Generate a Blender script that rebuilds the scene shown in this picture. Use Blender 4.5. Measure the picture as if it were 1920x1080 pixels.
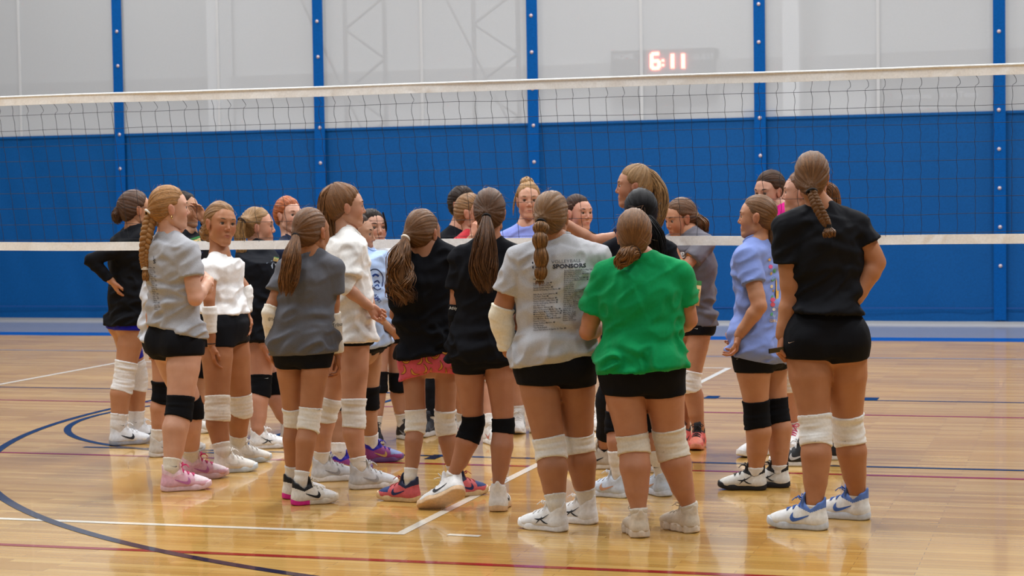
import bpy, math, random
import numpy as np
from mathutils import Matrix, Vector
from mathutils.bvhtree import BVHTree
random.seed(7); RNG = np.random.default_rng(7)
SC = bpy.context.scene; COL = SC.collection
for o in list(bpy.data.objects): bpy.data.objects.remove(o)

# ------------------------------------------------------------------ camera
FPX, CH, ROLL, PSI, YC = 3670., 1.589, .0158, math.radians(16.7), 358.
PIT = math.atan((540-YC)/FPX)
CF = np.array([-math.sin(PSI)*math.cos(PIT), math.cos(PSI)*math.cos(PIT), -math.sin(PIT)])
_R = np.array([math.cos(PSI), math.sin(PSI), 0.]); _U = np.cross(_R, CF)
CR = _R*math.cos(ROLL)-_U*math.sin(ROLL); CU = _U*math.cos(ROLL)+_R*math.sin(ROLL)
CP = np.array([0, 0, CH]); UP = np.array([0, 0, 1.])
cd = bpy.data.cameras.new('camera'); cam = bpy.data.objects.new('camera', cd); COL.objects.link(cam)
cd.sensor_width = 36; cd.lens = FPX/1920*36; cd.clip_end = 200; cd.clip_start = .05
cam.matrix_world = Matrix(((CR[0], CU[0], -CF[0], 0), (CR[1], CU[1], -CF[1], 0), (CR[2], CU[2], -CF[2], CH), (0, 0, 0, 1)))
cd.dof.use_dof = True; cd.dof.focus_distance = 9.6; cd.dof.aperture_fstop = 5.6
SC.camera = cam
def ray(x, y): return CF*FPX+CR*(x-960)+CU*(540-y)
def ground(x, y):
    d = ray(x, y); return CP+d*(-CH/d[2])
def ony(x, y, Y):
    d = ray(x, y); return CP+d*(Y/d[1])

# ------------------------------------------------------------------ light and exposure
vs = SC.view_settings; vs.view_transform = 'Standard'; vs.look = 'None'; vs.gamma = 1; vs.use_curve_mapping = False
vs.exposure = 0.0
W = bpy.data.worlds.new('world'); SC.world = W; W.use_nodes = True
W.node_tree.nodes['Background'].inputs[0].default_value = (.93, .96, 1, 1)
W.node_tree.nodes['Background'].inputs[1].default_value = .17
def area(name, loc, sx, sy, e, col=(.97, .985, 1), rot=(0, 0, 0)):
    l = bpy.data.lights.new(name, 'AREA'); l.shape = 'RECTANGLE'; l.size = sx; l.size_y = sy; l.energy = e; l.color = col
    o = bpy.data.objects.new(name, l); COL.objects.link(o); o.location = loc; o.rotation_euler = rot; return o
for ix in range(3):
    for iy in range(4):
        area('gym_lamp', (-12+ix*7.5, 3+iy*6.2, 8.6), .9, 3.2, (150, 430, 560, 480)[iy])
for ix in range(3):
    area('gym_lamp_beyond', (-15+ix*8, 28.5, 8.6), 1.5, 3.5, 260)

# ------------------------------------------------------------------ materials
def lin(c):
    if isinstance(c, str): c = tuple(int(c[i:i+2], 16) for i in (0, 2, 4))
    return tuple(((v/255)/12.92 if v/255 <= .04045 else ((v/255+.055)/1.055)**2.4) for v in c)+(1,)
MATS = {}
class NT:
    def __init__(s, name):
        s.m = bpy.data.materials.new(name); s.m.use_nodes = True; s.n = s.m.node_tree.nodes; s.l = s.m.node_tree.links; s.b = s.n['Principled BSDF']
    def new(s, t, **k):
        n = s.n.new(t)
        for a, v in k.items():
            if a[0] == '_': setattr(n, a[1:], v)
            else: n.inputs[a.replace('__', ' ')].default_value = v
        return n
    def link(s, a, b): s.l.new(a, b)
    def attr(s, name): return s.new('ShaderNodeAttribute', _attribute_name=name)
    def noise(s, vec, scale, detail=3, rough=.5):
        n = s.new('ShaderNodeTexNoise', Scale=scale, Detail=detail, Roughness=rough)
        if vec is not None: s.link(vec, n.inputs['Vector'])
        return n
    def ramp(s, fac, stops):
        r = s.new('ShaderNodeValToRGB'); e = r.color_ramp.elements
        while len(e) < len(stops): e.new(.5)
        for i, (p, c) in enumerate(stops): e[i].position = p; e[i].color = c
        s.link(fac, r.inputs[0]); return r.outputs[0]
    def mix(s, fac, a, b, mode='MIX'):
        m = s.new('ShaderNodeMix', _data_type='RGBA', _blend_type=mode)
        for i, v in ((0, fac), (6, a), (7, b)):
            if hasattr(v, 'is_output') or isinstance(v, bpy.types.NodeSocket): s.link(v, m.inputs[i])
            else: m.inputs[i].default_value = v
        return m.outputs[2]
    def bump(s, h, strength=.3, dist=.01):
        b = s.new('ShaderNodeBump', Strength=strength, Distance=dist); s.link(h, b.inputs['Height']); s.link(b.outputs[0], s.b.inputs['Normal']); return b
    def obj(s): return s.new('ShaderNodeTexCoord').outputs['Object']
def sc(c, k): return (min(c[0]*k, 1), min(c[1]*k, 1), min(c[2]*k, 1), 1)
def plain(name, col, rough=.6, spec=.4, metal=0., emit=0.):
    k = ('p', name)
    if k in MATS: return MATS[k]
    t = NT(name); c = lin(col)
    n = t.noise(t.obj(), 60, 2)
    t.link(t.ramp(n.outputs[0], [(.3, sc(c, .88)), (.7, sc(c, 1.08))]), t.b.inputs['Base Color'])
    t.b.inputs['Roughness'].default_value = rough; t.b.inputs['Specular IOR Level'].default_value = spec; t.b.inputs['Metallic'].default_value = metal
    if emit: t.b.inputs['Emission Color'].default_value = c; t.b.inputs['Emission Strength'].default_value = emit
    MATS[k] = t.m; return t.m
def skin(col):
    k = ('s', col)
    if k in MATS: return MATS[k]
    t = NT('skin'); c = sc(lin(col), .84); o = t.obj()
    n = t.noise(o, 14, 4); a = t.ramp(n.outputs[0], [(.3, (c[0]*.93, c[1]*.88, c[2]*.85, 1)), (.7, (min(c[0]*1.06, 1), c[1]*1.08, c[2]*1.1, 1))])
    a = t.mix(t.attr('blush').outputs['Fac'], a, (c[0]*1.0, c[1]*.66, c[2]*.6, 1))
    a = t.mix(t.attr('lip').outputs['Fac'], a, (c[0]*.72, c[1]*.42, c[2]*.42, 1))
    t.link(a, t.b.inputs['Base Color']); t.b.inputs['Roughness'].default_value = .5; t.b.inputs['Specular IOR Level'].default_value = .35
    t.b.inputs['Subsurface Weight'].default_value = .08; t.b.inputs['Subsurface Radius'].default_value = (.02, .008, .004)
    t.b.inputs['Subsurface Scale'].default_value = .5
    t.bump(t.noise(o, 260, 2).outputs[0], .12, .002)
    MATS[k] = t.m; return t.m
def hairm(col):
    k = ('h', col)
    if k in MATS: return MATS[k]
    t = NT('hair'); c = lin(col); c = (c[0]*.80, c[1]*.65, c[2]*.48, 1); a = t.attr('strand').outputs['Vector']
    n1 = t.noise(a, 13, 6, .7); n2 = t.noise(a, 60, 2, .6)
    col1 = t.ramp(n1.outputs[0], [(.25, sc(c, .35)), (.46, sc(c, .78)), (.58, sc(c, 1.15)), (.75, sc(c, 2.1))])
    col2 = t.ramp(n2.outputs[0], [(.3, (.5, .47, .45, 1)), (.7, (1.4, 1.36, 1.3, 1))])
    t.link(t.mix(1., col1, col2, 'MULTIPLY'), t.b.inputs['Base Color'])
    t.b.inputs['Roughness'].default_value = .48; t.b.inputs['Specular IOR Level'].default_value = .35 if c[0] > .06 else .14
    t.bump(n2.outputs[0], .5, .004)
    MATS[k] = t.m; return t.m
def cloth(col, heather=0., rough=.9, knit=0.):
    k = ('c', col, heather, knit)
    if k in MATS: return MATS[k]
    t = NT('fabric'); c = lin(col); o = t.obj()
    n = t.noise(o, 420 if heather else 90, 3, .7)
    v = .06+heather
    t.link(t.ramp(n.outputs[0], [(.35, sc(c, 1-v)), (.65, sc(c, 1+v))]), t.b.inputs['Base Color'])
    t.b.inputs['Roughness'].default_value = rough; t.b.inputs['Specular IOR Level'].default_value = .12
    t.b.inputs['Sheen Weight'].default_value = .08 if max(c[:3]) > .05 else 0.
    mpp_ = t.new('ShaderNodeMapping'); mpp_.inputs['Rotation'].default_value = (.3, .4, .2); mpp_.inputs['Scale'].default_value = (1.3, 1.3, .8); t.link(o, mpp_.inputs[0])
    f = t.new('ShaderNodeTexNoise', Scale=6.5, Detail=1.5, Roughness=.45, Distortion=.7); t.link(mpp_.outputs[0], f.inputs['Vector'])
    w = t.noise(o, 700, 2)
    m = t.new('ShaderNodeMath', _operation='MULTIPLY_ADD'); t.link(w.outputs[0], m.inputs[0]); m.inputs[1].default_value = .03+knit; t.link(f.outputs[0], m.inputs[2])
    t.bump(m.outputs[0], .6, .028 if not knit else .008)
    MATS[k] = t.m; return t.m

# ------------------------------------------------------------------ mesh helpers
def mesh_np(name, V, Q, smooth=True, attrs=None):
    me = bpy.data.meshes.new(name); V = np.asarray(V, np.float32)
    if isinstance(Q, np.ndarray):
        n, k = Q.shape; me.vertices.add(len(V)); me.vertices.foreach_set('co', V.ravel()); me.loops.add(n*k); me.polygons.add(n)
        me.loops.foreach_set('vertex_index', Q.astype(np.int32).ravel()); me.polygons.foreach_set('loop_start', np.arange(0, n*k, k, dtype=np.int32))
        me.polygons.foreach_set('loop_total', np.full(n, k, np.int32)); me.update(calc_edges=True)
    else:
        me.from_pydata(V.tolist(), [], [list(q) for q in Q]); me.update()
    me.polygons.foreach_set('use_smooth', np.full(len(me.polygons), bool(smooth)))
    for a, v in (attrs or {}).items():
        v = np.asarray(v, np.float32)
        at = me.attributes.new(a, 'FLOAT_VECTOR' if v.ndim == 2 else 'FLOAT', 'POINT'); at.data.foreach_set('vector' if v.ndim == 2 else 'value', v.ravel())
    return me
def link(name, me, mats, parent=None, off=None):
    o = bpy.data.objects.new(name, me); COL.objects.link(o)
    for m in (mats if isinstance(mats, (list, tuple)) else [mats]):
        if m is not None: me.materials.append(m)
    if parent is not None: o.parent = parent
    return o
def tag(o, label, cat, group=None, kind=None):
    o['label'] = label; o['category'] = cat
    if group: o['group'] = group
    if kind: o['kind'] = kind
    return o
def struct(o): o['kind'] = 'structure'; return o
def box(c, s, rz=0.):
    x, y, z = np.array(s)/2; v = np.array([(i, j, k) for i in (-x, x) for j in (-y, y) for k in (-z, z)])
    ca, sa = math.cos(rz), math.sin(rz); v = np.c_[v[:, 0]*ca-v[:, 1]*sa, v[:, 0]*sa+v[:, 1]*ca, v[:, 2]]+np.array(c)
    return v, np.array([(0, 1, 3, 2), (4, 6, 7, 5), (0, 4, 5, 1), (2, 3, 7, 6), (0, 2, 6, 4), (1, 5, 7, 3)])
def merge(parts):
    V, Q, n = [], [], 0
    for v, q in parts: V.append(v); Q.append(q+n); n += len(v)
    return np.concatenate(V), np.concatenate(Q)
def nrm(v): v = np.asarray(v, float); return v/max(np.linalg.norm(v), 1e-9)
def tube(pts, rad, n=6, ref=None, flat=1.):
    """closed swept tube -> verts, quads (ends collapsed small)"""
    pts = np.asarray(pts, float); m = len(pts); rad = np.broadcast_to(np.asarray(rad, float), (m,))
    t = np.gradient(pts, axis=0); t /= np.maximum(np.linalg.norm(t, axis=1), 1e-9)[:, None]
    ref = np.array([.31, .17, .93]) if ref is None else np.asarray(ref, float)
    a = np.cross(t, ref); a /= np.maximum(np.linalg.norm(a, axis=1), 1e-6)[:, None]; b = np.cross(t, a)
    th = np.linspace(0, 2*np.pi, n, endpoint=False)
    V = pts[:, None]+rad[:, None, None]*(np.cos(th)[None, :, None]*a[:, None]+flat*np.sin(th)[None, :, None]*b[:, None])
    V = V.reshape(-1, 3); i = np.arange(m-1)[:, None]*n; j = np.arange(n)[None]
    Q = np.stack([i+j, i+(j+1) % n, i+n+(j+1) % n, i+n+j], -1).reshape(-1, 4)
    V = np.concatenate([V, pts[:1], pts[-1:]]); c0, c1 = m*n, m*n+1
    cap = [(c0, (k+1) % n, k, k) for k in range(0)]
    caps = np.array([(j2 % n, (j2+1) % n, c0, c0) for j2 in range(0)])
    return V, Q, np.repeat(np.arange(m)/(m-1), n).tolist()+[0, 1]
def bez(pts, n):
    """catmull-rom through pts"""
    P = np.asarray(pts, float)
    if len(P) == 2: return P[0]+(P[1]-P[0])*np.linspace(0, 1, n)[:, None]
    P = np.concatenate([[2*P[0]-P[1]], P, [2*P[-1]-P[-2]]]); k = len(P)-3
    u = np.linspace(0, k-1e-6, n); i = u.astype(int); t = (u-i)[:, None]
    p0, p1, p2, p3 = P[i], P[i+1], P[i+2], P[i+3]
    return .5*(2*p1+(p2-p0)*t+(2*p0-5*p1+4*p2-p3)*t*t+(3*p1-p0-3*p2+p3)*t**3)
def itp(vals, n): return np.interp(np.linspace(0, 1, n), np.linspace(0, 1, len(vals)), vals)
def vnoise(P):
    P = np.asarray(P, float); I = np.floor(P).astype(np.int64); f = P-I; f = f*f*(3-2*f)
    def hsh(a, b, c):
        v = (a*374761393+b*668265263+c*2147483647+1013904223) & 0xffffffff; v = ((v ^ (v >> 13))*1274126177) & 0xffffffff
        return ((v ^ (v >> 16)) & 0xffff)/32767.5-1
    r = 0
    for a in (0, 1):
        for b in (0, 1):
            for c in (0, 1):
                w = (f[..., 0] if a else 1-f[..., 0])*(f[..., 1] if b else 1-f[..., 1])*(f[..., 2] if c else 1-f[..., 2])
                r = r+w*hsh(I[..., 0]+a, I[..., 1]+b, I[..., 2]+c)
    return r

# ------------------------------------------------------------------ implicit surfaces
CN = [(a, b, c) for a in (0, 1) for b in (0, 1) for c in (0, 1)]
ED = [(i, j) for i in range(8) for j in range(i+1, 8) if sum(abs(CN[i][k]-CN[j][k]) for k in range(3)) == 1]
def snets(F, lo, h):
    S = F < 0
    cnt = sum(S[a:F.shape[0]-1+a, b:F.shape[1]-1+b, c:F.shape[2]-1+c].astype(np.int8) for a, b, c in CN)
    I, J, K = np.nonzero((cnt > 0) & (cnt < 8))
    V8 = np.stack([F[I+a, J+b, K+c] for a, b, c in CN], 1); acc = np.zeros((len(I), 3)); n = np.zeros(len(I))
    cn = np.array(CN, float)
    for i, j in ED:
        a, b = V8[:, i], V8[:, j]; m = (a < 0) != (b < 0); t = np.where(m, a/np.where(m, a-b, 1), 0)
        acc += np.where(m[:, None], cn[i]+(cn[j]-cn[i])*t[:, None], 0); n += m
    V = (np.stack([I, J, K], 1)+acc/n[:, None])*h+lo
    vid = np.full(cnt.shape, -1, np.int32); vid[I, J, K] = np.arange(len(I)); Q = []
    for ax in range(3):
        o = [0, 0, 0]; o[ax] = 1; s0 = S[:S.shape[0]-o[0], :S.shape[1]-o[1], :S.shape[2]-o[2]]; s1 = S[o[0]:, o[1]:, o[2]:]
        i = list(np.nonzero(s0 != s1)); b, c = (ax+1) % 3, (ax+2) % 3
        ok = (i[b] > 0) & (i[c] > 0) & (i[b] < cnt.shape[b]) & (i[c] < cnt.shape[c]) & (i[ax] < cnt.shape[ax]); i = [x[ok] for x in i]
        def at(db, dc):
            q = [x.copy() for x in i]; q[b] -= db; q[c] -= dc; return vid[q[0], q[1], q[2]]
        q = np.stack([at(1, 1), at(0, 1), at(0, 0), at(1, 0)], 1); fl = ~s0[i[0], i[1], i[2]]; q[fl] = q[fl][:, ::-1]; Q.append(q)
    Q = np.concatenate(Q); return V, Q[(Q >= 0).all(1)]
def cone(a, b, ra, rb, k=.02, u=None, q=1., clips=()): return ('c', np.asarray(a, float), np.asarray(b, float), ra, rb, k, None if u is None else nrm(u), q, clips)
def elli(c, r, M=None, k=.02, clips=()): return ('e', np.asarray(c, float), np.asarray(r, float), np.eye(3) if M is None else np.asarray(M, float), k, clips)
def field(prims, h, off=0., pad=None, cuts=(), carve=(), fn=None):
    pad = pad or 3*h+.012; los, his = [], []
    for p in prims:
        if p[0] == 'c': r = max(p[3], p[4])+off+pad; los.append(np.minimum(p[1], p[2])-r); his.append(np.maximum(p[1], p[2])+r)
        else: r = np.abs(p[3]).T@(p[2]+off)+pad; los.append(p[1]-r); his.append(p[1]+r)
    lo = np.min(los, 0); hi = np.max(his, 0); lo = np.floor(lo/h)*h; n = np.ceil((hi-lo)/h).astype(int)+1
    ax = [lo[i]+np.arange(n[i])*h for i in range(3)]; F = np.full(n, .5, np.float32)
    def grid(l, u):
        s = [slice(max(0, int((l[i]-lo[i])/h)), min(n[i], int((u[i]-lo[i])/h)+2)) for i in range(3)]
        return tuple(s), ax[0][s[0]][:, None, None], ax[1][s[1]][None, :, None], ax[2][s[2]][None, None, :]
    def ev(p, X, Y, Z, off):
        if p[0] == 'c':
            _, a, b, ra, rb, k, u, q, cl = p; x, y, z = X-a[0], Y-a[1], Z-a[2]; d = b-a; g = 1.
            if u is not None:
                q = (q*max(ra, rb)+off)/(max(ra, rb)+off); w = (x*u[0]+y*u[1]+z*u[2])*(1/q-1); x, y, z = x+w*u[0], y+w*u[1], z+w*u[2]; d = d+(d@u)*(1/q-1)*u; g = .5*(1+q)
            L = max(d@d, 1e-9); t = np.clip((x*d[0]+y*d[1]+z*d[2])/L, 0, 1)
            D = (np.sqrt((x-t*d[0])**2+(y-t*d[1])**2+(z-t*d[2])**2)-(ra+(rb-ra)*t+off))*g
        else:
            _, c, r, M, k, cl = p; r = r+off; x, y, z = X-c[0], Y-c[1], Z-c[2]
            e = [(x*M[i][0]+y*M[i][1]+z*M[i][2]) for i in range(3)]
            k0 = np.sqrt((e[0]/r[0])**2+(e[1]/r[1])**2+(e[2]/r[2])**2); k1 = np.sqrt((e[0]/r[0]**2)**2+(e[1]/r[1]**2)**2+(e[2]/r[2]**2)**2)
            D = k0*(k0-1)/np.maximum(k1, 1e-6)
        for (cp, cn) in cl: D = np.maximum(D, (X-cp[0])*cn[0]+(Y-cp[1])*cn[1]+(Z-cp[2])*cn[2])
        return D, k
    for p, l, u in zip(prims, los, his):
        s, X, Y, Z = grid(l, u); D, k = ev(p, X, Y, Z, off); G = F[s]; hh = np.maximum(k-np.abs(G-D), 0)/max(k, 1e-6); F[s] = np.minimum(G, D)-hh*hh*k/4
    for p in carve:
        r = (max(p[3], p[4]) if p[0] == 'c' else max(p[2]))+.05
        l = (np.minimum(p[1], p[2]) if p[0] == 'c' else p[1])-r; u = (np.maximum(p[1], p[2]) if p[0] == 'c' else p[1])+r
        s, X, Y, Z = grid(l, u)
        if 0 in F[s].shape: continue
        D, k = ev(p, X, Y, Z, 0); D = -D; G = F[s]; hh = np.maximum(k-np.abs(G-D), 0)/max(k, 1e-6); F[s] = np.maximum(G, D)+hh*hh*k/4
    X, Y, Z = ax[0][:, None, None], ax[1][None, :, None], ax[2][None, None, :]
    for (cp, cn) in cuts: F = np.maximum(F, ((X-cp[0])*cn[0]+(Y-cp[1])*cn[1]+(Z-cp[2])*cn[2]).astype(np.float32))
    if fn is not None: F = fn(F, X, Y, Z).astype(np.float32)
    return snets(F, lo, h)
def vnormals(V, Q):
    a = np.cross(V[Q[:, 2]]-V[Q[:, 0]], V[Q[:, 3]]-V[Q[:, 1]]); N = np.zeros_like(V)
    for i in range(4):
        for c in range(3): N[:, c] += np.bincount(Q[:, i], a[:, c], len(V))
    return N/np.maximum(np.linalg.norm(N, axis=1), 1e-12)[:, None]
def relax(V, Q, it=1, f=.5):
    for _ in range(it):
        A = np.zeros_like(V); n = np.zeros(len(V))
        for i in range(4):
            j = Q[:, (i+1) % 4]
            for c in range(3): A[:, c] += np.bincount(Q[:, i], V[j, c], len(V))+np.bincount(j, V[Q[:, i], c], len(V))
            n += np.bincount(Q[:, i], minlength=len(V))+np.bincount(j, minlength=len(V))
        V = V+(A/np.maximum(n, 1)[:, None]-V)*f
    return V
def frame(y, zhint):
    """columns x,y,z with y given and z near zhint"""
    y = nrm(y); x = nrm(np.cross(y, zhint)); z = np.cross(x, y); return np.stack([x, y, z], 1)

# ------------------------------------------------------------------ canonical head, hand, shoe
def make_head(h, face=True):
    P = [elli((0, -.014, .034), (.073, .093, .083), k=.01), elli((0, .022, -.036), (.054, .064, .074), k=.03),
         elli((0, .05, .02), (.06, .036, .05), k=.03), elli((0, .070, -.098), (.018, .014, .014), k=.03), cone((-.046, .012, -.07), (-.016, .062, -.1), .016, .014, .03), cone((.046, .012, -.07), (.016, .062, -.1), .016, .014, .03)]
    for s in (-1, 1):
        P += [elli((s*.037, .052, -.03), (.024, .028, .03), k=.03), elli((s*.072, -.004, -.008), (.007, .019, .031), [[1, 0, 0], [0, .98, .17], [0, -.17, .98]], k=.008),
              elli((s*.077, -.010, .006), (.006, .013, .018), k=.006)]
    P += [cone((0, -.018, -.05), (0, -.018, -.088), .050, .032, .03)]
    if face:
        P += [cone((0, .081, .014), (0, .099, -.024), .0055, .008, .012), elli((0, .0975, -.0295), (.009, .008, .0075), k=.008)]
        for s in (-1, 1): P += [elli((s*.0105, .089, -.033), (.0068, .008, .006), k=.006), cone((s*.012, .083, .028), (s*.047, .070, .026), .007, .006, .014)]
        P += [elli((0, .078, -.066), (.025, .011, .015), k=.018), cone((-.020, .0805, -.0630), (.020, .0805, -.0630), .0040, .0040, .006), cone((0, .085, -.0625), (0, .085, -.0626), .0052, .0052, .008),
              cone((-.013, .0822, -.0718), (.013, .0822, -.0718), .0058, .0058, .006)]
    CV = []
    for s in (-1, 1):
        CV.append(elli((s*.0855, .002, -.004), (.007, .009, .015), k=.004))
        if face: CV.append(elli((s*.031, .0915, .0015), (.0165, .0110, .0062), k=.011))
    if face: CV.append(cone((-.022, .0905, -.0672), (.022, .0905, -.0672), .0020, .0020, .003))
    V, Q = field(P, h, carve=CV)
    lip = np.clip(1-np.abs(V[:, 0])/.026, 0, 1)**.5*((V[:, 1] > .062) & (np.abs(V[:, 2]+.0675) < .0098*(1-(V[:, 0]/.03)**2)))*(V[:, 1] > .07) if face else np.zeros(len(V))
    bl = .55*np.exp(-(((np.abs(V[:, 0])-.042)/.02)**2+((V[:, 2]+.03)/.024)**2))*(V[:, 1] > .02)+.4*np.exp(-(V[:, 0]**2+(V[:, 2]+.03)**2)/.00025)*(V[:, 1] > .09)+.5*(np.abs(V[:, 0]) > .075)
    return V, Q, lip*.9, np.clip(bl, 0, 1)
HEADS = {}
def head(face):
    if face not in HEADS: HEADS[face] = make_head(.0032 if face else .005, face)
    return HEADS[face]
HANDS = {}
def hand(side, curl, spread=1.):
    key = (side, round(curl, 1), spread)
    if key in HANDS: return HANDS[key]
    P = [cone((0, -.035, 0), (0, .02, 0), .0195, .021, .015, (0, 0, 1), .78)]
    xs = (.029, .010, -.009, -.027); by = (.083, .088, .085, .076); ls = (.94, 1.06, .98, .78)
    for x, y in zip(xs, by): P.append(cone((x*.45, .012, -.001), (x, y, 0), .013, .0098, .012, (0, 0, 1), .9))
    P.append(elli((.018, .035, -.008), (.017, .028, .014), k=.012)); P.append(elli((-.018, .035, -.006), (.013, .03, .012), k=.012))
    for i in range(4):
        p = np.array([xs[i], by[i], 0]); a = 0; sx = xs[i]*.12*spread/.03*.03
        for j, L in enumerate((.039, .025, .019)):
            a += curl*(1.15, 1.35, .8)[j]+.06+i*.03*curl; d = np.array([sx*2.2*(1-curl), math.cos(a), -math.sin(a)]); q = p+nrm(d)*L*ls[i]
            r = (.0088, .0079, .0071, .0063); P.append(cone(p, q, r[j], r[j+1], .003)); p = q
    t = [(.018, .018, -.006), (.038, .043, -.016), (.048-.01*curl, .071, -.022-.012*curl), (.046-.03*curl, .094, -.026-.022*curl)]
    for j in range(3): P.append(cone(t[j], t[j+1], (.0135, .0105, .0092, .0075)[j], (.0135, .0105, .0092, .0075)[j+1], .006))
    V, Q = field(P, .0034); V = relax(V, Q, 1, .3)
    if side < 0: V = V*[-1, 1, 1]; Q = Q[:, ::-1]
    HANDS[key] = (V, Q); return HANDS[key]
def strips(top, bot):
    V = np.concatenate([top, bot]); n = len(top); return V, np.array([(i, i+1, n+i+1, n+i) for i in range(n-1)])
SW_O = [(1, .5), (.6, .27), (.35, .11), (.2, .04), (.1, .02), (.03, .08), (0, .2), (.03, .33), (.1, .45)]
SW_I = [(1, .5), (.62, .33), (.4, .245), (.28, .2), (.2, .19), (.14, .21), (.11, .27), (.1, .36), (.1, .45)]
def swoosh2d(): return strips(np.array(SW_O), np.array(SW_I))
def bird2d():
    def st(pts, w): 
        p = np.array(pts); q = p+np.array(w)[:, None]*np.array([0, 1]); return strips(p, q)
    return [st([(0, .35), (.3, .25), (.6, .4), (1, .75)], [.02, .14, .1, .02]), st([(.1, 0), (.3, .2), (.42, .32), (.5, .5)], [.02, .14, .12, .05]), st([(.42, .3), (.6, .12), (.8, .05), (.95, .08)], [.1, .14, .08, .02])]
def drape(P2, Q, o, u, v, d, bvh, lift=.0012):
    """lay a flat print on a surface: points o+x*u+y*v cast along d"""
    V = []; ok = []
    for x, y in P2:
        p = o+x*u+y*v; r = bvh.ray_cast(Vector(p), Vector(d)); hit = r[0] is not None and r[3] < 1.6
        V.append((np.array(r[0])-np.asarray(d)*lift) if hit else p); ok.append(hit)
    ok = np.array(ok); return np.array(V), [q for q in Q if all(ok[i] for i in q)]
SHOES = {}
def shoe(side, style):
    k = (side, style)
    if k in SHOES: return SHOES[k]
    th = .038 if style == 'chunky' else .031; hi = .012 if style == 'high' else 0
    def sole(F, X, Y, Z):
        def c2(a, b, ra, rb):
            dx, dy = b[0]-a[0], b[1]-a[1]; t = np.clip(((X-a[0])*dx+(Y-a[1])*dy)/(dx*dx+dy*dy), 0, 1)
            return np.sqrt((X-a[0]-t*dx)**2+(Y-a[1]-t*dy)**2)-(ra+(rb-ra)*t)
        a = c2((0, .042), (-.004, .11), .043, .037); b = c2((-.004, .11), (0, .175), .034, .049); c = c2((0, .175), (.004, .215), .049, .037)
        hh = np.maximum(.02-np.abs(a-b), 0)/.02; d = np.minimum(a, b)-hh*hh*.005; d = np.minimum(d, c)
        zz = Z-.016*np.clip((Y-.16)/.09, 0, 1)**2-.004*np.clip((.03-Y)/.03, 0, 1)**2; t = th*.5+.004*np.clip((.08-Y)/.08, 0, 1)
        dz = np.abs(zz-t)-t
        if style == 'chunky': d = d+.004*np.sin(Y*140)*(np.abs(zz-t*.6) < t)
        d = d+.004*np.clip(1-np.abs(zz-t)/t, 0, 1)*0+(.0035*np.clip((zz-t)/t, 0, 1))
        return np.sqrt(np.maximum(d+.005, 0)**2+np.maximum(dz+.005, 0)**2)+np.minimum(np.maximum(d+.005, dz+.005), 0)-.005
    SV, SQ = field([cone((0, .03, .02), (0, .22, .02), .055, .055)], .0036, fn=sole)
    b = th-.006
    P = [cone((0, .044, b), (0, .048, .096+hi), .041, .0375, .01), cone((0, .045, b+.012), (0, .17, b+.008), .037, .042, .02, (0, 0, 1), .85), elli((.001, .198, b+.004), (.041, .05, .03), k=.02),
         cone((0, .082, .074), (0, .145, .047), .032, .032, .02), cone((0, .018, .096+hi), (0, .012, .118+hi), .016, .010, .01, (0, 1, 0), .5), cone((0, .104, .084), (0, .094, .128+hi), .024, .022, .008, (0, .9, .43), .3)]
    V, Q = field(P, .0030, cuts=[((0, 0, b-.004), (0, 0, -1))], carve=[cone((0, .049, .18), (0, .054, .088+hi), .037, .0345, .006), cone((-.08, .062, .118+hi), (.08, .062, .118+hi), .027, .027, .006)])
    bv = BVHTree.FromPolygons(V.tolist(), Q.tolist()); L = []
    def dn(x, y, l=.002):
        r = bv.ray_cast(Vector((x, y, .3)), Vector((0, 0, -1))); return np.array(r[0])+[0, 0, l] if r[0] is not None else np.array([x, y, .05])
    for i in range(6):
        y = .105+i*.0125; L.append(tube([dn(x, y+abs(x)*.25*(-1)**i) for x in np.linspace(-.024, .024, 7)], .0027, 5)[:2])
    c = dn(0, .106, .004)
    for s in (-1, 1):
        L.append(tube(bez([c, c+[s*.022, .008, .014], c+[s*.036, .0, .004], c+[s*.02, -.004, -.002], c], 14), .0022, 5)[:2])
        L.append(tube(bez([c, c+[s*.012, .02, .006], c+[s*.026, .034, -.006]], 8), .002, 5)[:2])
    LV, LQ = merge(L); R = []
    for kind in ('swoosh', 'bird'):
        shp = [swoosh2d()] if kind == 'swoosh' else bird2d(); K = []
        for s in (-1, 1):
            for g2, gq in shp:
                g = g2*[.118 if kind == 'swoosh' else .075, .085 if kind == 'swoosh' else .06]
                gv, q = drape(g, gq, np.array([s*.2, .145, b+.004]), np.array([0, -1, 0]), np.array([0, 0, 1]), (-s, 0, 0), bv)
                if len(q): K.append((gv, np.array(q)))
        R.append(K)
    fl = np.array([side, 1, 1]); mk = lambda v, q: mesh_np('shoe_part', v*fl, q[:, ::-1] if side < 0 else q)
    out = [mk(V, Q), mk(SV, SQ), mk(LV, LQ), [mk(*k_) for k_ in R[0]], [mk(*k_) for k_ in R[1]]]
    fc = V[Q].mean(1); z = np.zeros(len(Q), np.int32); z[(fc[:, 1] > .165) & (fc[:, 2] > .045-.0*fc[:, 1])] = 1; z[(fc[:, 2] > .074+hi+.35*np.abs(fc[:, 1]-.062)-.006) & (fc[:, 1] < .125)] = 2
    out[0].polygons.foreach_set('material_index', z); fc = SV[SQ].mean(1); out[1].polygons.foreach_set('material_index', (fc[:, 1] < .088).astype(np.int32))
    for i in range(3): out[0].materials.append(None)
    for i in range(2): out[1].materials.append(None)
    for me in [out[2]]+out[3]+out[4]: me.materials.append(None)
    SHOES[k] = out; return out

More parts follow.
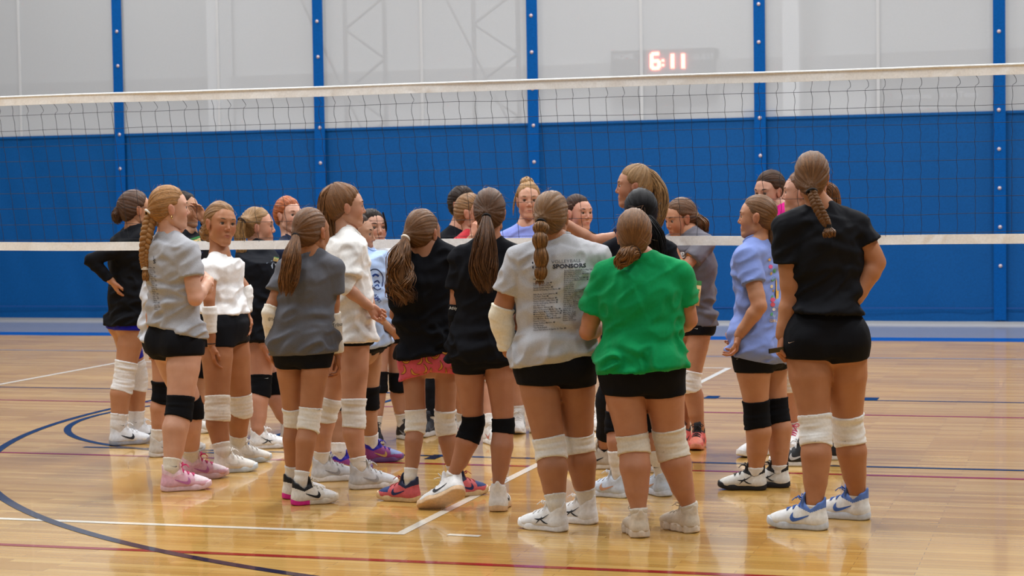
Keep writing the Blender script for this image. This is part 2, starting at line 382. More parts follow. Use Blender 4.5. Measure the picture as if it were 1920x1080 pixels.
# ------------------------------------------------------------------ people
def tubes(L):
    V, Q, n = [], [], 0
    for v, q, _ in L: v = v[:-2]; V.append(v); Q.append(q+n); n += len(v)
    return np.concatenate(V), np.concatenate(Q)
def tail_mesh(pts, R, side, n=54, wav=.25, seed=1, blunt=.86, seg=18, straight=False):
    r = np.random.default_rng(seed); C = bez(pts, seg); R = itp(R, seg); t = np.gradient(C, axis=0); t /= np.linalg.norm(t, axis=1)[:, None]
    a = side-(t@side)[:, None]*t; a /= np.maximum(np.linalg.norm(a, axis=1), 1e-6)[:, None]; b = np.cross(t, a); V, Q, A, m = [], [], [], 0
    s = np.linspace(0, 1, seg)
    def add(c, rad, at, k=4):
        nonlocal m
        v, q, tt = tube(c, rad, k); v = v[:-2]; V.append(v); Q.append(q+m); m += len(v)
        A.append(at[None]+np.array(tt[:-2])[:, None]*np.array([.12, .1, .25]))
    v, q, tt = tube(C, R*.82*np.where(s > blunt-.1, np.clip((1-s)/(1.1-blunt), .12, 1), 1), 12, ref=a[0]); v = v[:-2]
    th = np.tile(np.arange(12)/12*2*np.pi, seg); V.append(v); Q.append(q); m = len(v); A.append(np.c_[np.cos(th)*.9, np.sin(th)*.9, np.repeat(s, 12)*.3])
    for i in range(int(n*2.9)):
        rho = .55+.45*math.sqrt(r.random()); ph = r.random()*2*np.pi; e = blunt+(1-blunt)*r.random(); T = np.linspace(0, e, seg); k = np.interp(T, s, np.arange(seg))
        def sm(X): i0 = np.clip(k.astype(int), 0, seg-2); f = (k-i0); return X[i0]*(1-f)[(...,)+(None,)*(X.ndim-1)]+X[i0+1]*f[(...,)+(None,)*(X.ndim-1)]
        c, rr, aa, bb = sm(C), sm(R), sm(a), sm(b); gq = int(ph/2/np.pi*5); w = wav*T*(np.sin(T*(10+gq)+gq*1.7)+.35*np.sin(T*(12+5*r.random())+r.random()*6)); ph2 = ph+w*.8; ro = rho*(1+.22*wav*T*r.standard_normal()+.16*wav*np.sin(T*13+gq*2.1))
        c = c+(rr*ro*np.cos(ph2))[:, None]*aa+(rr*ro*np.sin(ph2))[:, None]*bb
        add(c, np.clip(rr*.10, .0015, .0026)*np.where(T > e*.75, np.clip((e-T)/(e*.25), .08, 1), 1), r.random(3)*3)
    return np.concatenate(V), np.concatenate(Q), np.concatenate(A)
def braid_mesh(pts, R, side, turns, tip=.13, seed=1):
    seg = int(turns*14)+2; C = bez(pts, seg); R = itp(R, seg); t = np.gradient(C, axis=0); t /= np.linalg.norm(t, axis=1)[:, None]
    a = side-(t@side)[:, None]*t; a /= np.linalg.norm(a, axis=1)[:, None]; b = np.cross(t, a); V, Q, A, m = [], [], [], 0; s = np.linspace(0, 1, seg)
    for k in range(3):
        ph = s*turns*2*np.pi+k*2*np.pi/3; c = C+(R*.60*np.sin(ph))[:, None]*a+(R*.42*np.sin(2*ph))[:, None]*b
        v, q, tt = tube(c, R*.47, 10, ref=b[0]); v = v[:-2]; th = np.tile(np.arange(10)/10*2*np.pi, seg)
        V.append(v); Q.append(q+m); m += len(v); A.append(np.c_[np.cos(th)*1.3+k*3, np.sin(th)*1.3, np.repeat(s, 10)*1.2])
    return np.concatenate(V), np.concatenate(Q), np.concatenate(A)
HLZ = [-.13, -.085, -.05, -.01, .035, .07, .095, .13]; HLY = [-.085, -.062, -.03, .014, .050, .070, .080, .09]
def hair_cap(tie, seed, part=False, low=1., full=0.):
    P = [elli((0, -.016, .036), (.079+full, .100+full, .093+full), k=.01), elli((0, -.04, -.025), (.066+full, .066, .062), k=.03)]
    if tie is not None: P.append(cone((0, -.05, .01), tie*.93, .055, .026, .045))
    def fn(F, X, Y, Z):
        g = Y-np.interp(Z, HLZ, HLY)+.004*np.sin(X*90+seed); F = F+.006*np.clip(1+g/.03, 0, 1)
        if part: F = F+.004*np.exp(-(X/.004)**2)*(Z > .06)
        return np.maximum(F, g*.7)
    V, Q = field(P, .0045, fn=fn, carve=[elli((s*.09, .004, -.006), (.026, .02, .03), k=.01) for s in (-1, 1)])
    ax = nrm(tie if tie is not None else (0, -.6, .8)); q = V-np.array([0, -.01, .02]); al = q@ax; pp = q-al[:, None]*ax; pn = pp/np.maximum(np.linalg.norm(pp, axis=1), 1e-6)[:, None]
    st = pn*1.5+al[:, None]*1.2*ax+seed; N = vnormals(V, Q); V = V+N*(.0028*vnoise(pn*11+seed)+.0015*vnoise(pn*27))[:, None]
    return V, Q, st
def limb(path, s0, s1, off, h=.007, wr=0., clipdir=True, seed=0., q=None):
    P = np.array([p[0] for p in path]); R = np.array([p[1] for p in path]); L = np.r_[0, np.cumsum(np.linalg.norm(np.diff(P, axis=0), axis=1))]
    at = lambda s: (np.array([np.interp(s, L, P[:, i]) for i in range(3)]), np.interp(s, L, R))
    ss = [s0]+[l for l in L if s0+.004 < l < s1-.004]+[s1]; pts = [at(s) for s in ss]; prims = [cone(a[0], b[0], a[1], b[1], .012) for a, b in zip(pts[:-1], pts[1:])]
    d0 = nrm(pts[1][0]-pts[0][0]); d1 = nrm(pts[-1][0]-pts[-2][0])
    V, Q = field(prims, h, off=off, cuts=[(pts[0][0], -d0), (pts[-1][0], d1)])
    if wr:
        N = vnormals(V, Q); sp = (V-pts[0][0])@d0; w = wr*(vnoise(np.c_[V[:, 0]*9+seed, V[:, 1]*9, sp*75])+.5*vnoise(np.c_[V[:, 0]*14, V[:, 1]*14+seed, sp*150])); V = V+N*w[:, None]
        e = np.minimum(sp, (pts[-1][0]-pts[0][0])@d0-sp); V = V+N*(.0022*np.exp(-(e/.006)**2))[:, None]
    return V, Q
def s_at_z(path, z):
    P = np.array([p[0] for p in path]); L = np.r_[0, np.cumsum(np.linalg.norm(np.diff(P, axis=0), axis=1))]
    return float(np.interp(-z, -P[:, 2], L))
NP = 0
def person(label, top, fl, fr, yaw, pel=None, nk=None, hy=None, hp=0., hr=0., kl=None, kr=None, el=None, er=None, wl=None, wr=None, tl=None, tr=None,
           curl=.3, pnl=None, pnr=None, w=(62, 44, 46, 27), hipw=120, arm=1., skn='c08a66', hair='6b4a30', tie=None, tail=None, tailw=(14, 20, 16, 8), tstyle='pony', tiecol='101014', wav=.3, ntail=54,
           shirt=('1a1c22', 0.), torso=None, hem=None, slv=.6, swid=1., shorts='101116', shem=None, tq=.66, pads=None, padc='e4ded2', padz=None, sleeves=(), socks='e6e2dc', sockz=.17,
           shoec=('e8e6e2', 'f0eeea', 'e8e6e2', '20242c'), logo='swoosh', shstyle='flat', face=True, hs=1., bust=0., leggings=None, turns=5, shw=1., fullhair=0., lift=(0, 0), colr=.042, eyecol='4a3a2a', wrk=1., lrough=False, sleevefull=False, bang=None, hidebody=False, wrap=None):
    global NP
    NP += 1; seed = NP*3.17
    g1, g2 = ground(*fl[:2]), ground(*fr[:2]); mid = (g1+g2)/2; Fd = nrm((mid-CP)*[1, 1, 0]); Rd = np.array([Fd[1], -Fd[0], 0]); D = (mid-CP)@Fd; mpp = D/FPX
    def U(px, py, dz=0.):
        r = ray(px, py); return CP+r*((D+dz)/(r@Fd))
    def dirv(a): a = math.radians(a); return math.cos(a)*Fd+math.sin(a)*Rd
    fw = dirv(yaw); rt = dirv(yaw+90); T = U(*top[:2], top[2] if len(top) > 2 else 0); H = T[2]; hy = yaw if hy is None else hy
    hf = dirv(hy); hpr, hrr = math.radians(hp), math.radians(hr); hx = dirv(hy+90); hu = UP*math.cos(hpr)+hf*math.sin(hpr); hf = hf*math.cos(hpr)-UP*math.sin(hpr)
    hx, hu = hx*math.cos(hrr)-hu*math.sin(hrr), hu*math.cos(hrr)+hx*math.sin(hrr)
    HC = T-UP*.127*hs*max(math.cos(hpr), .6)-(hu-UP*(hu@UP))*.02; HM = np.stack([hx, hf, hu], 1)*hs
    root = bpy.data.objects.new('person', None); COL.objects.link(root); root.location = mid; root.empty_display_size = .2; tag(root, label, 'person', kind='thing')
    def add(name, V, Q, mat, par=None, attrs=None, sm=True):
        return link(name, mesh_np(name, np.asarray(V)-mid, Q if isinstance(Q, np.ndarray) else np.array(Q), sm, attrs), mat, par or root)
    # --- skeleton
    nb = U(nk[0], nk[1], nk[2] if len(nk) > 2 else 0) if nk else HC-UP*.165*hs-dirv(hy)*.015
    shc = nb-UP*.052*H; sw = .093*H*shw
    SL, SR = shc-rt*sw, shc+rt*sw
    pc = U(pel[0], pel[1], pel[2] if len(pel) > 2 else 0) if pel else np.array([mid[0], mid[1], H*.52])
    def opt(p, d):
        if p is None: return d
        return U(p[0], p[1], p[2] if len(p) > 2 else (d-CP)@Fd-D)
    hipj = hipw*.5*mpp/max(math.hypot(math.cos(math.radians(yaw)), .62*math.sin(math.radians(yaw))), .5)
    rth, rkn, rca, ran = [x*.5*mpp*y for x, y in zip(w, (1, .89, 1, .92))]
    hj = max(hipj-rth*.88, .045); HL, HR = pc-rt*hj, pc+rt*hj
    legs = []
    for hpj, g, kk, f, lf in ((HL, g1, kl, fl, lift[0]), (HR, g2, kr, fr, lift[1])):
        td = dirv(f[2]); A = g+UP*(.095+lf); K = opt(kk, hpj*.46+A*.54+fw*.02)
        up = nrm(hpj-K); dn = nrm(K-A); bk = nrm(np.cross(dn, np.cross(dirv(yaw)*1., dn))+1e-6)
        path = [(hpj+up*.02, rth*.96), (hpj*.62+K*.38, rth*.90), (hpj*.2+K*.8, rkn*1.12), (K, rkn), (K*.88+A*.12, rkn*.62+rca*.38), (K*.68+A*.32-fw*.012, rca), (K*.35+A*.65-fw*.004, (rca+ran)*.5), (A+UP*.03, ran*.98), (A-UP*.01, ran*.82), (A-UP*.05, ran*.62)]
        legs.append((path, A, K, td, hpj))
    arms = []
    for sj, e_, w_, t_, sd in ((SL, el, wl, tl, -1), (SR, er, wr, tr, 1)):
        E = opt(e_, sj-UP*.178*H+rt*sd*.035-fw*.015); Wp = opt(w_, E-UP*.145*H+fw*.03); hd = opt(t_, Wp+nrm(Wp-E)*.15)
        ra = .0240*H*arm; arms.append(([(sj, ra*1.1), (sj*.7+E*.3, ra*1.08), (sj*.2+E*.8, ra*.92), (E, ra*.86), (E*.72+Wp*.28, ra*.88), (E*.2+Wp*.8, ra*.66), (Wp, ra*.62)], E, Wp, hd))
    # --- body skin
    B = [cone(HC+HM@np.array([0, -.022, -.06]), nb-UP*.01, .050*hs, .050*hs, .02), cone(nb-UP*.01, shc-UP*.03, .052, .07, .04)]
    for path, E, Wp, hd in arms: B.append(cone(nb-UP*.012, path[0][0], .036, path[0][1]*.95, .04))
    ch = shc-UP*.075*H; bw = .078*H*shw; B.append(cone(shc-UP*.055, ch-UP*.01, bw*.8, bw*.94, .05, fw, .62)); TS = len(B)-1; wa = ch*.5+pc*.5; B.append(cone(ch, wa, bw*.94, bw*.78, .04, fw, .64)); B.append(cone(wa, pc+UP*.02, bw*.78, hipj*.86, .05, fw, .62)); TE = len(B)
    glute = []
    for (path, A, K, td, hpj), sd in zip(legs, (-1, 1)): glute.append(elli(hpj-fw*(.25*rth)+UP*.01-rt*sd*.01, (rth*1.0, rth*1.0, rth*1.08), k=.03))
    B += glute
    for path, A, K, td, hpj in legs:
        for a, b in zip(path[:-1], path[1:]): B.append(cone(a[0], b[0], a[1], b[1], .006))
        pit0 = math.radians(fl[3] if (td is legs[0][3] and len(fl) > 3) else 0); B.append(cone(A-UP*.03, A-UP*.045+(td*math.cos(pit0)-UP*math.sin(pit0))*.09, ran*.85, .02, .02))
    for path, E, Wp, hd in arms:
        for a, b in zip(path[:-1], path[1:]): B.append(cone(a[0], b[0], a[1], b[1], .012))
    BV, BQ = field(B, .0095); BV = relax(BV, BQ, 1, .3)
    cov = 0.
    bl = .55*np.exp(-np.min([np.sum((BV-E)**2, 1) for _, E, _, _ in arms], 0)/.0012)+.3*np.exp(-np.min([np.sum((BV-K)**2, 1) for _, _, K, _, _ in legs], 0)/.004)
    parts = [(BV, BQ)]; lipa = [np.zeros(len(BV))]; bla = [bl]
    hv, hq, hl, hb = head(face); fxs = 1+.04*math.sin(seed*7); hv = hv*[fxs, 1, 1+.03*math.sin(seed*5)]; parts.append((HC+hv@HM.T, hq)); lipa.append(hl); bla.append(hb)
    for i, (path, E, Wp, hd) in enumerate(arms):
        if (wl, wr)[i] is None and (el, er)[i] is None and hidebody: continue
        cu = curl[i] if isinstance(curl, tuple) else curl
        if cu is None: continue
        y = nrm(hd-Wp); pn = (pnl, pnr)[i]; z = -(dirv(pn[0])*math.cos(math.radians(pn[1]))+UP*math.sin(math.radians(pn[1]))) if pn else rt*(-1, 1)[i]
        M = frame(y, z); v, q = hand((1, -1)[i], cu); k = .94*H/1.62
        # canonical: thumb +x, palm -z
        parts.append((Wp+(v*k)@M.T, q)); lipa.append(np.zeros(len(v))); bla.append(np.full(len(v), .25))
    V, Q = merge(parts); add('body', V, Q, skin(skn), attrs={'lip': np.concatenate(lipa), 'blush': np.concatenate(bla)})
    # --- face parts
    if face:
        for s in (-1, 1):
            c = np.array([s*.031, .0732, .0015]); n = 10; th = np.linspace(0, np.pi, 13); ph = np.linspace(0, 2*np.pi, 16, endpoint=False); rr = .0125
            pts = np.array([[rr*math.sin(t)*math.cos(p), rr*math.cos(t), rr*math.sin(t)*math.sin(p)] for t in th for p in ph])+c
            q = np.array([(i*16+j, i*16+(j+1) % 16, (i+1)*16+(j+1) % 16, (i+1)*16+j) for i in range(12) for j in range(16)])
            o = add('eye', HC+pts@HM.T, q, [plain('eye_white', 'c4bab2', .2, .5), plain('iris', eyecol, .15, .6), plain('pupil', '0a0808', .1, .7)])
            o.data.polygons.foreach_set('material_index', np.repeat([2]+[1]*2+[0]*9, 16).astype(np.int32))
            e = np.array([[s*(.014+.034*t), .0885-.012*t*t+.002*math.sin(t*3), .0235+.0065*math.sin(t*2.4)] for t in np.linspace(0, 1, 8)])
            V, Q = tubes([tube(e+[0, .0005, 0], [.0012, .0028, .0034, .0034, .003, .0025, .0018, .0008], 6)]); add('eyebrow', HC+V@HM.T, Q, plain('brow_'+hair, ''.join('%02x' % int(int(hair[q_:q_+2], 16)*.62) for q_ in (0, 2, 4)), .7))
            e = np.array([[s*(.031+.0155*math.cos(a)), .0855-.003*abs(math.cos(a)), 0.0022+.0058*math.sin(a)] for a in np.linspace(.1, np.pi-.1, 9)])
            V, Q = tubes([tube(e, .0013, 5)]); add('eyelash', HC+V@HM.T, Q, plain('lash', '1c1410', .7))
    # --- hair
    tl3 = None
    if tie is not None:
        tw = U(tie[0], tie[1], tie[2]); tl3 = np.linalg.inv(HM)@(tw-HC)
    cv, cq, ca = hair_cap(tl3, seed, full=fullhair); hm = hairm(hair)
    fl_ = []
    hd_ = add('hair', HC+cv@HM.T, cq, hm, attrs={'strand': ca})
    r = np.random.default_rng(NP)
    L = []
    for _ in range(34):   # loose strands lifting off the cap
        i = r.integers(len(cv)); p = cv[i]
        if p[2] < -.02 and tstyle != 'bob': continue
        n = nrm(p-[0, -.01, .02]); d = nrm(np.cross(n, r.standard_normal(3))); c = [p+n*.001, p+n*.006+d*.02, p+n*(.006+.006*r.random())+d*.045]; L.append(tube(bez(c, 6), .0006, 3))
    lv, lq = tubes(L); o = add('loose_strand', HC+lv@HM.T, lq, hm, attrs={'strand': np.repeat(r.random((len(L), 3)), len(lv)//len(L), 0)*3}); o['kind'] = 'stuff'
    if bang:
        for bpts in bang:
            P3 = [U(*p) for p in bpts]; v, q, a = tail_mesh(P3, [.004, .006, .005, .002], Rd, n=10, wav=.2, seed=NP); add('side_lock', v, q, hm, attrs={'strand': a})
    if tail is not None:
        P3 = [U(*p) for p in tail]; Rw = [x*.5*mpp for x in tailw]
        if tstyle == 'braid':
            nbp = max(2, int(len(P3)*.8)); v, q, a = braid_mesh(P3[:-1], Rw[:-1] if len(Rw) > 2 else Rw, Rd, turns); tu = P3[-2:]
            v2, q2, a2 = tail_mesh([P3[-2], (P3[-2]+P3[-1])/2, P3[-1]], [Rw[-2]*.5, Rw[-1], Rw[-1]*.9], Rd, n=40, wav=.2, seed=NP, seg=10, blunt=.8)
            a = np.concatenate([a, a2]); v, q = merge([(v, q), (v2, q2)]); add('braid', v, q, hm, attrs={'strand': a})
            t0 = tube([P3[-2]+UP*.008, P3[-2]-UP*.008], Rw[-2]*1.02, 10); V, Q = tubes([t0]); add('hair_tie', V, Q, plain('tie_'+tiecol, tiecol, .8))
        elif tstyle == 'bubble':
            C = bez(P3, 60); s = np.linspace(0, 1, 60); Rb = itp(Rw, 60); nb_ = turns; Rm = Rb*(.58+.44*np.abs(np.sin(np.pi*np.clip(s*(nb_+.5), 0, nb_+.5)))**.7)
            v, q, a = tail_mesh(C, Rm, Rd, n=60, wav=.12, seed=NP, seg=46, blunt=.93); add('bubble_braid', v, q, hm, attrs={'strand': a})
            for j in range(1, nb_+1):
                c = C[int(59*j/(nb_+.5))]; V, Q = tubes([tube([c+UP*.005, c-UP*.005], Rb[0]*.5, 10)]); add('hair_tie', V, Q, plain('tie_c8b8a0', 'a89878', .8))
        elif tstyle == 'bun':
            c = P3[0]; R0 = Rw[0]; L = []; A = []
            for j in range(26):
                a1, a2 = r.random()*6.28, r.random()*6.28; ax = nrm(np.array([math.cos(a1), math.sin(a1)*.4, math.sin(a2)])); e1 = nrm(np.cross(ax, [.3, .2, .9])); e2 = np.cross(ax, e1)
                ang = np.linspace(0, 5.2, 16); rr = R0*(.62+.3*r.random()); L.append(tube([c+rr*(math.cos(x)*e1+math.sin(x)*e2)+ax*R0*.3*(r.random()-.5) for x in ang], R0*.22, 6))
            v, q = tubes(L); add('hair_bun', v, q, hm, attrs={'strand': np.repeat(r.random((len(L), 3))*3, len(v)//len(L), 0)})
        else:
            v, q, a = tail_mesh(P3, Rw, Rd, n=ntail, wav=wav, seed=NP); add('ponytail', v, q, hm, attrs={'strand': a})
        if tiecol and tie is not None:
            d0 = nrm(P3[1]-P3[0]) if len(P3) > 1 else nrm(tw-HC); d0 = nrm(d0+nrm(tw-HC)*.8); tw = (P3[0]*.7+tw*.3)+d0*.004
            th = np.linspace(0, 2*np.pi, 15); e1 = nrm(np.cross(d0, UP+.01)); e2 = np.cross(d0, e1); R0 = max(Rw[0]*1.02, .013)
            if tstyle == 'bun': R0 *= .8
            if tstyle == 'bubble': R0 *= .55
            V, Q = tubes([tube([tw+(R0*math.cos(x))*e1+(R0*math.sin(x))*e2 for x in th], .0075 if tiecol[0] > 'b' else .0055, 7, ref=d0)]); add('hair_tie', V, Q, plain('tie_'+tiecol, tiecol, .85), sm=True)
    # --- shirt
    scol, hth = shirt; smat = cloth(scol, hth); sv = None
    if torso:
        tp = []
        den = lambda q: math.hypot(math.cos(math.radians(yaw)), q*math.sin(math.radians(yaw)))
        for e in torso: tp.append((U(e[0], e[1], e[3] if len(e) > 3 else 0), e[2]*.5*mpp/den(tq)))
        tclip = [(shc+UP*.052, nrm(UP+s_*rt*.30)) for s_ in (-1, 1)]
        S = [cone(SL-UP*.014, SR-UP*.014, .044*shw, .044*shw, .03, fw, .95), cone(shc-UP*(sw*.92-.040), tp[0][0], sw*.92, tp[0][1], .05, fw, tq, clips=tclip)]
        for a, b in zip(tp[:-1], tp[1:]): S.append(cone(a[0], b[0], a[1], b[1], .025, fw, tq, clips=tclip))
        S += [('c', b[1], b[2], b[3]+.009, b[4]+.009, b[5], b[6], min(b[7]*1.06, 1), ()) for b in B[TS:TE]]
        for g in glute: S.append(elli(g[1]+UP*.005, g[2]+.019, k=.03))
        S.append(cone(wa*.3+pc*.7, pc, hipj*.86+.019, hipj*.97+.019, .03, fw, .74)); S.append(cone(wa, wa*.3+pc*.7, bw*.8+.016, hipj*.86+.019, .03, fw, .72))
        for (path, A, K, td, hpj) in legs: S.append(cone(path[0][0], path[1][0], path[0][1]+.014, path[1][1]+.014, .03))
        if bust:
            for s in (-1, 1): S.append(elli(ch+rt*s*.055+fw*.045-UP*.03, (bust, bust, bust*1.05), k=.04))
        sl_ = []
        for path, E, Wp, hd in arms: S.append(cone(nb-UP*.006, path[0][0], .046, path[0][1]+.007, .04))
        hz = hem if isinstance(hem, (tuple, list)) else (hem, hem)
        cx = torso[-1][0]; hl_, hr_ = U(cx-50, hz[0]), U(cx+50, hz[1]); hn = nrm(np.cross(hr_-hl_, Fd)); hn = hn if hn[2] < 0 else -hn
        body_clip = [(hl_, hn)]
        S = [(list(p[:-1])+[list(p[-1])+body_clip]) for p in S]
        for path, E, Wp, hd in arms:
            sj = path[0][0]; d = nrm(E-sj); L = np.linalg.norm(E-sj)*slv; r0, r1 = path[0][1]+.008, (path[1][1]+.020*swid)*(1.0 if slv < .9 else .8)
            if sleevefull:
                S.append(cone(sj, E, r0, path[3][1]+.006, .03)); S.append(cone(E, Wp, path[3][1]+.006, path[6][1]+.006, .015, clips=[(Wp-nrm(Wp-E)*.02, nrm(Wp-E))]))
            else: S.append(cone(sj-UP*.004+d*.02, sj+d*(L+.03), r0+.002, r1, .009, clips=[(sj+d*L, d)]))
        nr = .054*hs
        SV, SQ = field(S, .0085, carve=[cone(nb+UP*colr+dirv(yaw)*.018, nb+UP*.2+dirv(yaw)*.02, nr, nr, .008)])
        SV = relax(SV, SQ, 1, .3); N = vnormals(SV, SQ); z = SV[:, 2]; zc, zh = tp[0][0][2], (hl_[2]+hr_[2])/2; u = np.clip((zc-z)/max(zc-zh, .1), 0, 1)
        lx = (SV-mid)@Rd; ly = (SV-mid)@Fd
        wob = vnoise(np.c_[lx*5+seed, ly*5, z*5]); f1 = vnoise(np.c_[lx*7+wob*1.2+seed, ly*7, z*24+wob*2.5]); f2 = 1-np.abs(vnoise(np.c_[lx*13+z*5+wob*2, ly*13, z*17-lx*9+seed]))*2
        amp = wrk*(.010+.017*np.clip(u*1.3-.25, 0, 1))*np.clip((N[:, 2] > -.8)*1., 0, 1); dz = (z-zh)
        dd_ = amp*(.9*f1+.75*np.clip(f2, -.2, 1)); dd_ = np.maximum(dd_, -.006); SV = SV+(N*[1, 1, .25])*dd_[:, None]
        sv = add('shirt', SV, SQ, smat)
        # collar and hem stitching bands
        cpt = nb+dirv(yaw)*.018; n = 30; cl = []; bvh = BVHTree.FromPolygons(SV.tolist(), SQ.tolist())
        for a in np.linspace(0, 2*np.pi, n, endpoint=False):
            p = cpt+(math.cos(a)*fw+math.sin(a)*rt)*(nr+.007)+UP*.11; h0 = bvh.ray_cast(Vector(p), Vector(-UP), .2); cl.append(np.nan if h0[0] is None else h0[0][2])
        cl = np.array(cl)
        if np.isnan(cl).sum() < n*.3 and np.nanstd(cl) < .021:
            md = np.nanmedian(cl); cl = np.where(np.isnan(cl) | (np.abs(cl-md) > .05), md, cl)
            for _ in range(3): cl = .5*cl+.25*np.roll(cl, 1)+.25*np.roll(cl, -1)
            cl = np.array([[*(cpt+(math.cos(a)*fw+math.sin(a)*rt)*(nr+.004))[:2], z_+.001] for a, z_ in zip(np.linspace(0, 2*np.pi, n, endpoint=False), cl)])
            V, Q = tubes([tube(np.r_[cl, cl[:1]], .0075, 6)]); add('collar', V, Q, smat)
        root['_'] = 0; del root['_']
    # --- shorts / leggings
    if shorts:
        hemz = []; SP = []
        for (path, A, K, td, hpj), sd in zip(legs, (0, 1)):
            hz = shem[sd] if shem else None; z = U(mid_px(hpj)[0], hz)[2] if hz else hpj[2]-.16
            dd = nrm(hpj-K); t = (hpj[2]-z)/max(hpj[2]-K[2], .05); p = hpj+(K-hpj)*t; hemz.append(p); r0, r1 = path[0][1], np.interp(t, [0, .38, .8], [path[0][1], path[1][1], path[2][1]])
            cn = nrm(-.3*dd-.7*UP-rt*(-1, 1)[sd]*(-.05 if not lrough else .35)); cl = [(p, cn)]
            SP.append(cone(path[0][0], p+(p-path[0][0])*.2, r0, r1+(.012 if lrough else 0), .02, clips=cl)); g = glute[sd]; SP.append(elli(g[1], g[2], k=.03, clips=cl))
        SP.append(cone(wa*.3+pc*.7, pc, hipj*.86, hipj*.97, .04, fw, .70, clips=[((hemz[0]+hemz[1])/2+UP*.014, -UP)])); SP.append(cone(wa, wa*.3+pc*.7, bw*.80, hipj*.86, .04, fw, .66))
        V, Q = field(SP, .0075, off=.010 if lrough else .0065, cuts=[(wa*.8+pc*.2, UP)]); V = relax(V, Q, 1, .3); N = vnormals(V, Q)
        V = V+N*((.005 if lrough else .0016)*vnoise(np.c_[V[:, 0]*11+seed, V[:, 1]*11, V[:, 2]*26]))[:, None]
        shorts_o = add('shorts', V, Q, shorts if not isinstance(shorts, str) else cloth(shorts, 0., .8))
    if leggings:
        for (path, A, K, td, hpj), zz in zip(legs, leggings[1]):
            V, Q = limb(path, .02, s_at_z(path, zz), .006, .008, .0015, seed=seed); add('legging', V, Q, cloth(leggings[0], 0., .75))
    # --- knee pads
    if pads:
        for i, (path, A, K, td, hpj) in enumerate(legs):
            if not pads[i]: continue
            y0, y1 = pads[i]; px = mid_px(K)[0]; z0, z1 = U(px, y0, (K-CP)@Fd-D)[2], U(px, y1, (K-CP)@Fd-D)[2]
            V, Q = limb(path, s_at_z(path, z0), s_at_z(path, z1), .0055, .0055, .0036 if padc[0] > '9' else .002, seed=seed+i); add('knee_pad', V, Q, cloth(padc, 0., .9, .3))
    for (ai, c, s0, s1, off) in sleeves:
        path = arms[ai][0]; P = np.array([p[0] for p in path]); Lt = np.sum(np.linalg.norm(np.diff(P, axis=0), axis=1))
        V, Q = limb(path, s0*Lt, s1*Lt, off, .006, .0016, seed=seed); add('arm_sleeve', V, Q, cloth(c, 0., .85, .2))
    if wrap:
        path = legs[wrap[0]][0]; V, Q = limb(path, s_at_z(path, U(0+mid_px(path[2][0])[0], wrap[1])[2]), s_at_z(path, U(mid_px(path[2][0])[0], wrap[2])[2]), .003, .007); add('sports_tape', V, Q, cloth(wrap[3], 0., .7))
    # --- socks and shoes
    for i, (path, A, K, td, hpj) in enumerate(legs):
        if socks:
            Lt = s_at_z(path, 0)
            V, Q = limb(path, s_at_z(path, sockz+(lift[i])), s_at_z(path, .046+lift[i]), .0045, .006, .0012, seed=seed); add('sock', V, Q, cloth(socks, 0., .95, .4))
        k = .268*H/1.62/.25; dn = nrm(K-A); f = (fl, fr)[i]; pit = math.radians(f[3]) if len(f) > 3 else 0; rol = math.radians(f[4]) if len(f) > 4 else 0
        y = td*math.cos(pit)-UP*math.sin(pit); x = nrm(np.cross(y, UP)); zz = np.cross(x, y); x, zz = x*math.cos(rol)-zz*math.sin(rol), zz*math.cos(rol)+x*math.sin(rol)
        M = np.stack([x*1.04, y, zz*1.04], 1)*k; org = A-M@np.array([0, .054, .090])
        if not lift[i]: org[2] = .0005
        ms = shoe((-1, 1)[i], shstyle); c = shoec if not isinstance(shoec[0], (tuple, list)) else shoec[i]
        M4 = Matrix(((M[0][0], M[0][1], M[0][2], org[0]-mid[0]), (M[1][0], M[1][1], M[1][2], org[1]-mid[1]), (M[2][0], M[2][1], M[2][2], org[2]-mid[2]), (0, 0, 0, 1)))
        so = link('shoe', ms[0], None, root); so.matrix_basis = M4; sub = [so]
        c = tuple(c)+(None,)*(7-len(c)); SM = lambda x, r_=.6: plain('shoe_'+x, x, r_)
        def setm(o, L):
            for sl_2, x in zip(o.material_slots, L): sl_2.link = 'OBJECT'; sl_2.material = SM(x)
        setm(so, [c[0], c[4] or c[0], c[5] or c[0]]); setm(link('sole', ms[1], None, so), [c[1], c[6] or c[1]]); setm(link('laces', ms[2], None, so), [c[2]])
        if logo:
            for me in (ms[3] if logo == 'swoosh' else ms[4]): setm(link('side_logo' if logo == 'swoosh' else 'logo_stroke', me, None, so), [c[3]])
    return dict(root=root, shirt=sv, U=U, mid=mid, Fd=Fd, Rd=Rd, dirv=dirv, add=add, shirtV=(SV, SQ) if torso else None, HM=HM, HC=HC, legs=legs, arms=arms, mpp=mpp, D=D, fw=fw, rt=rt)
def mid_px(p):
    q = np.asarray(p)-CP; return 960+FPX*(q@CR)/(q@CF), 540-FPX*(q@CU)/(q@CF)

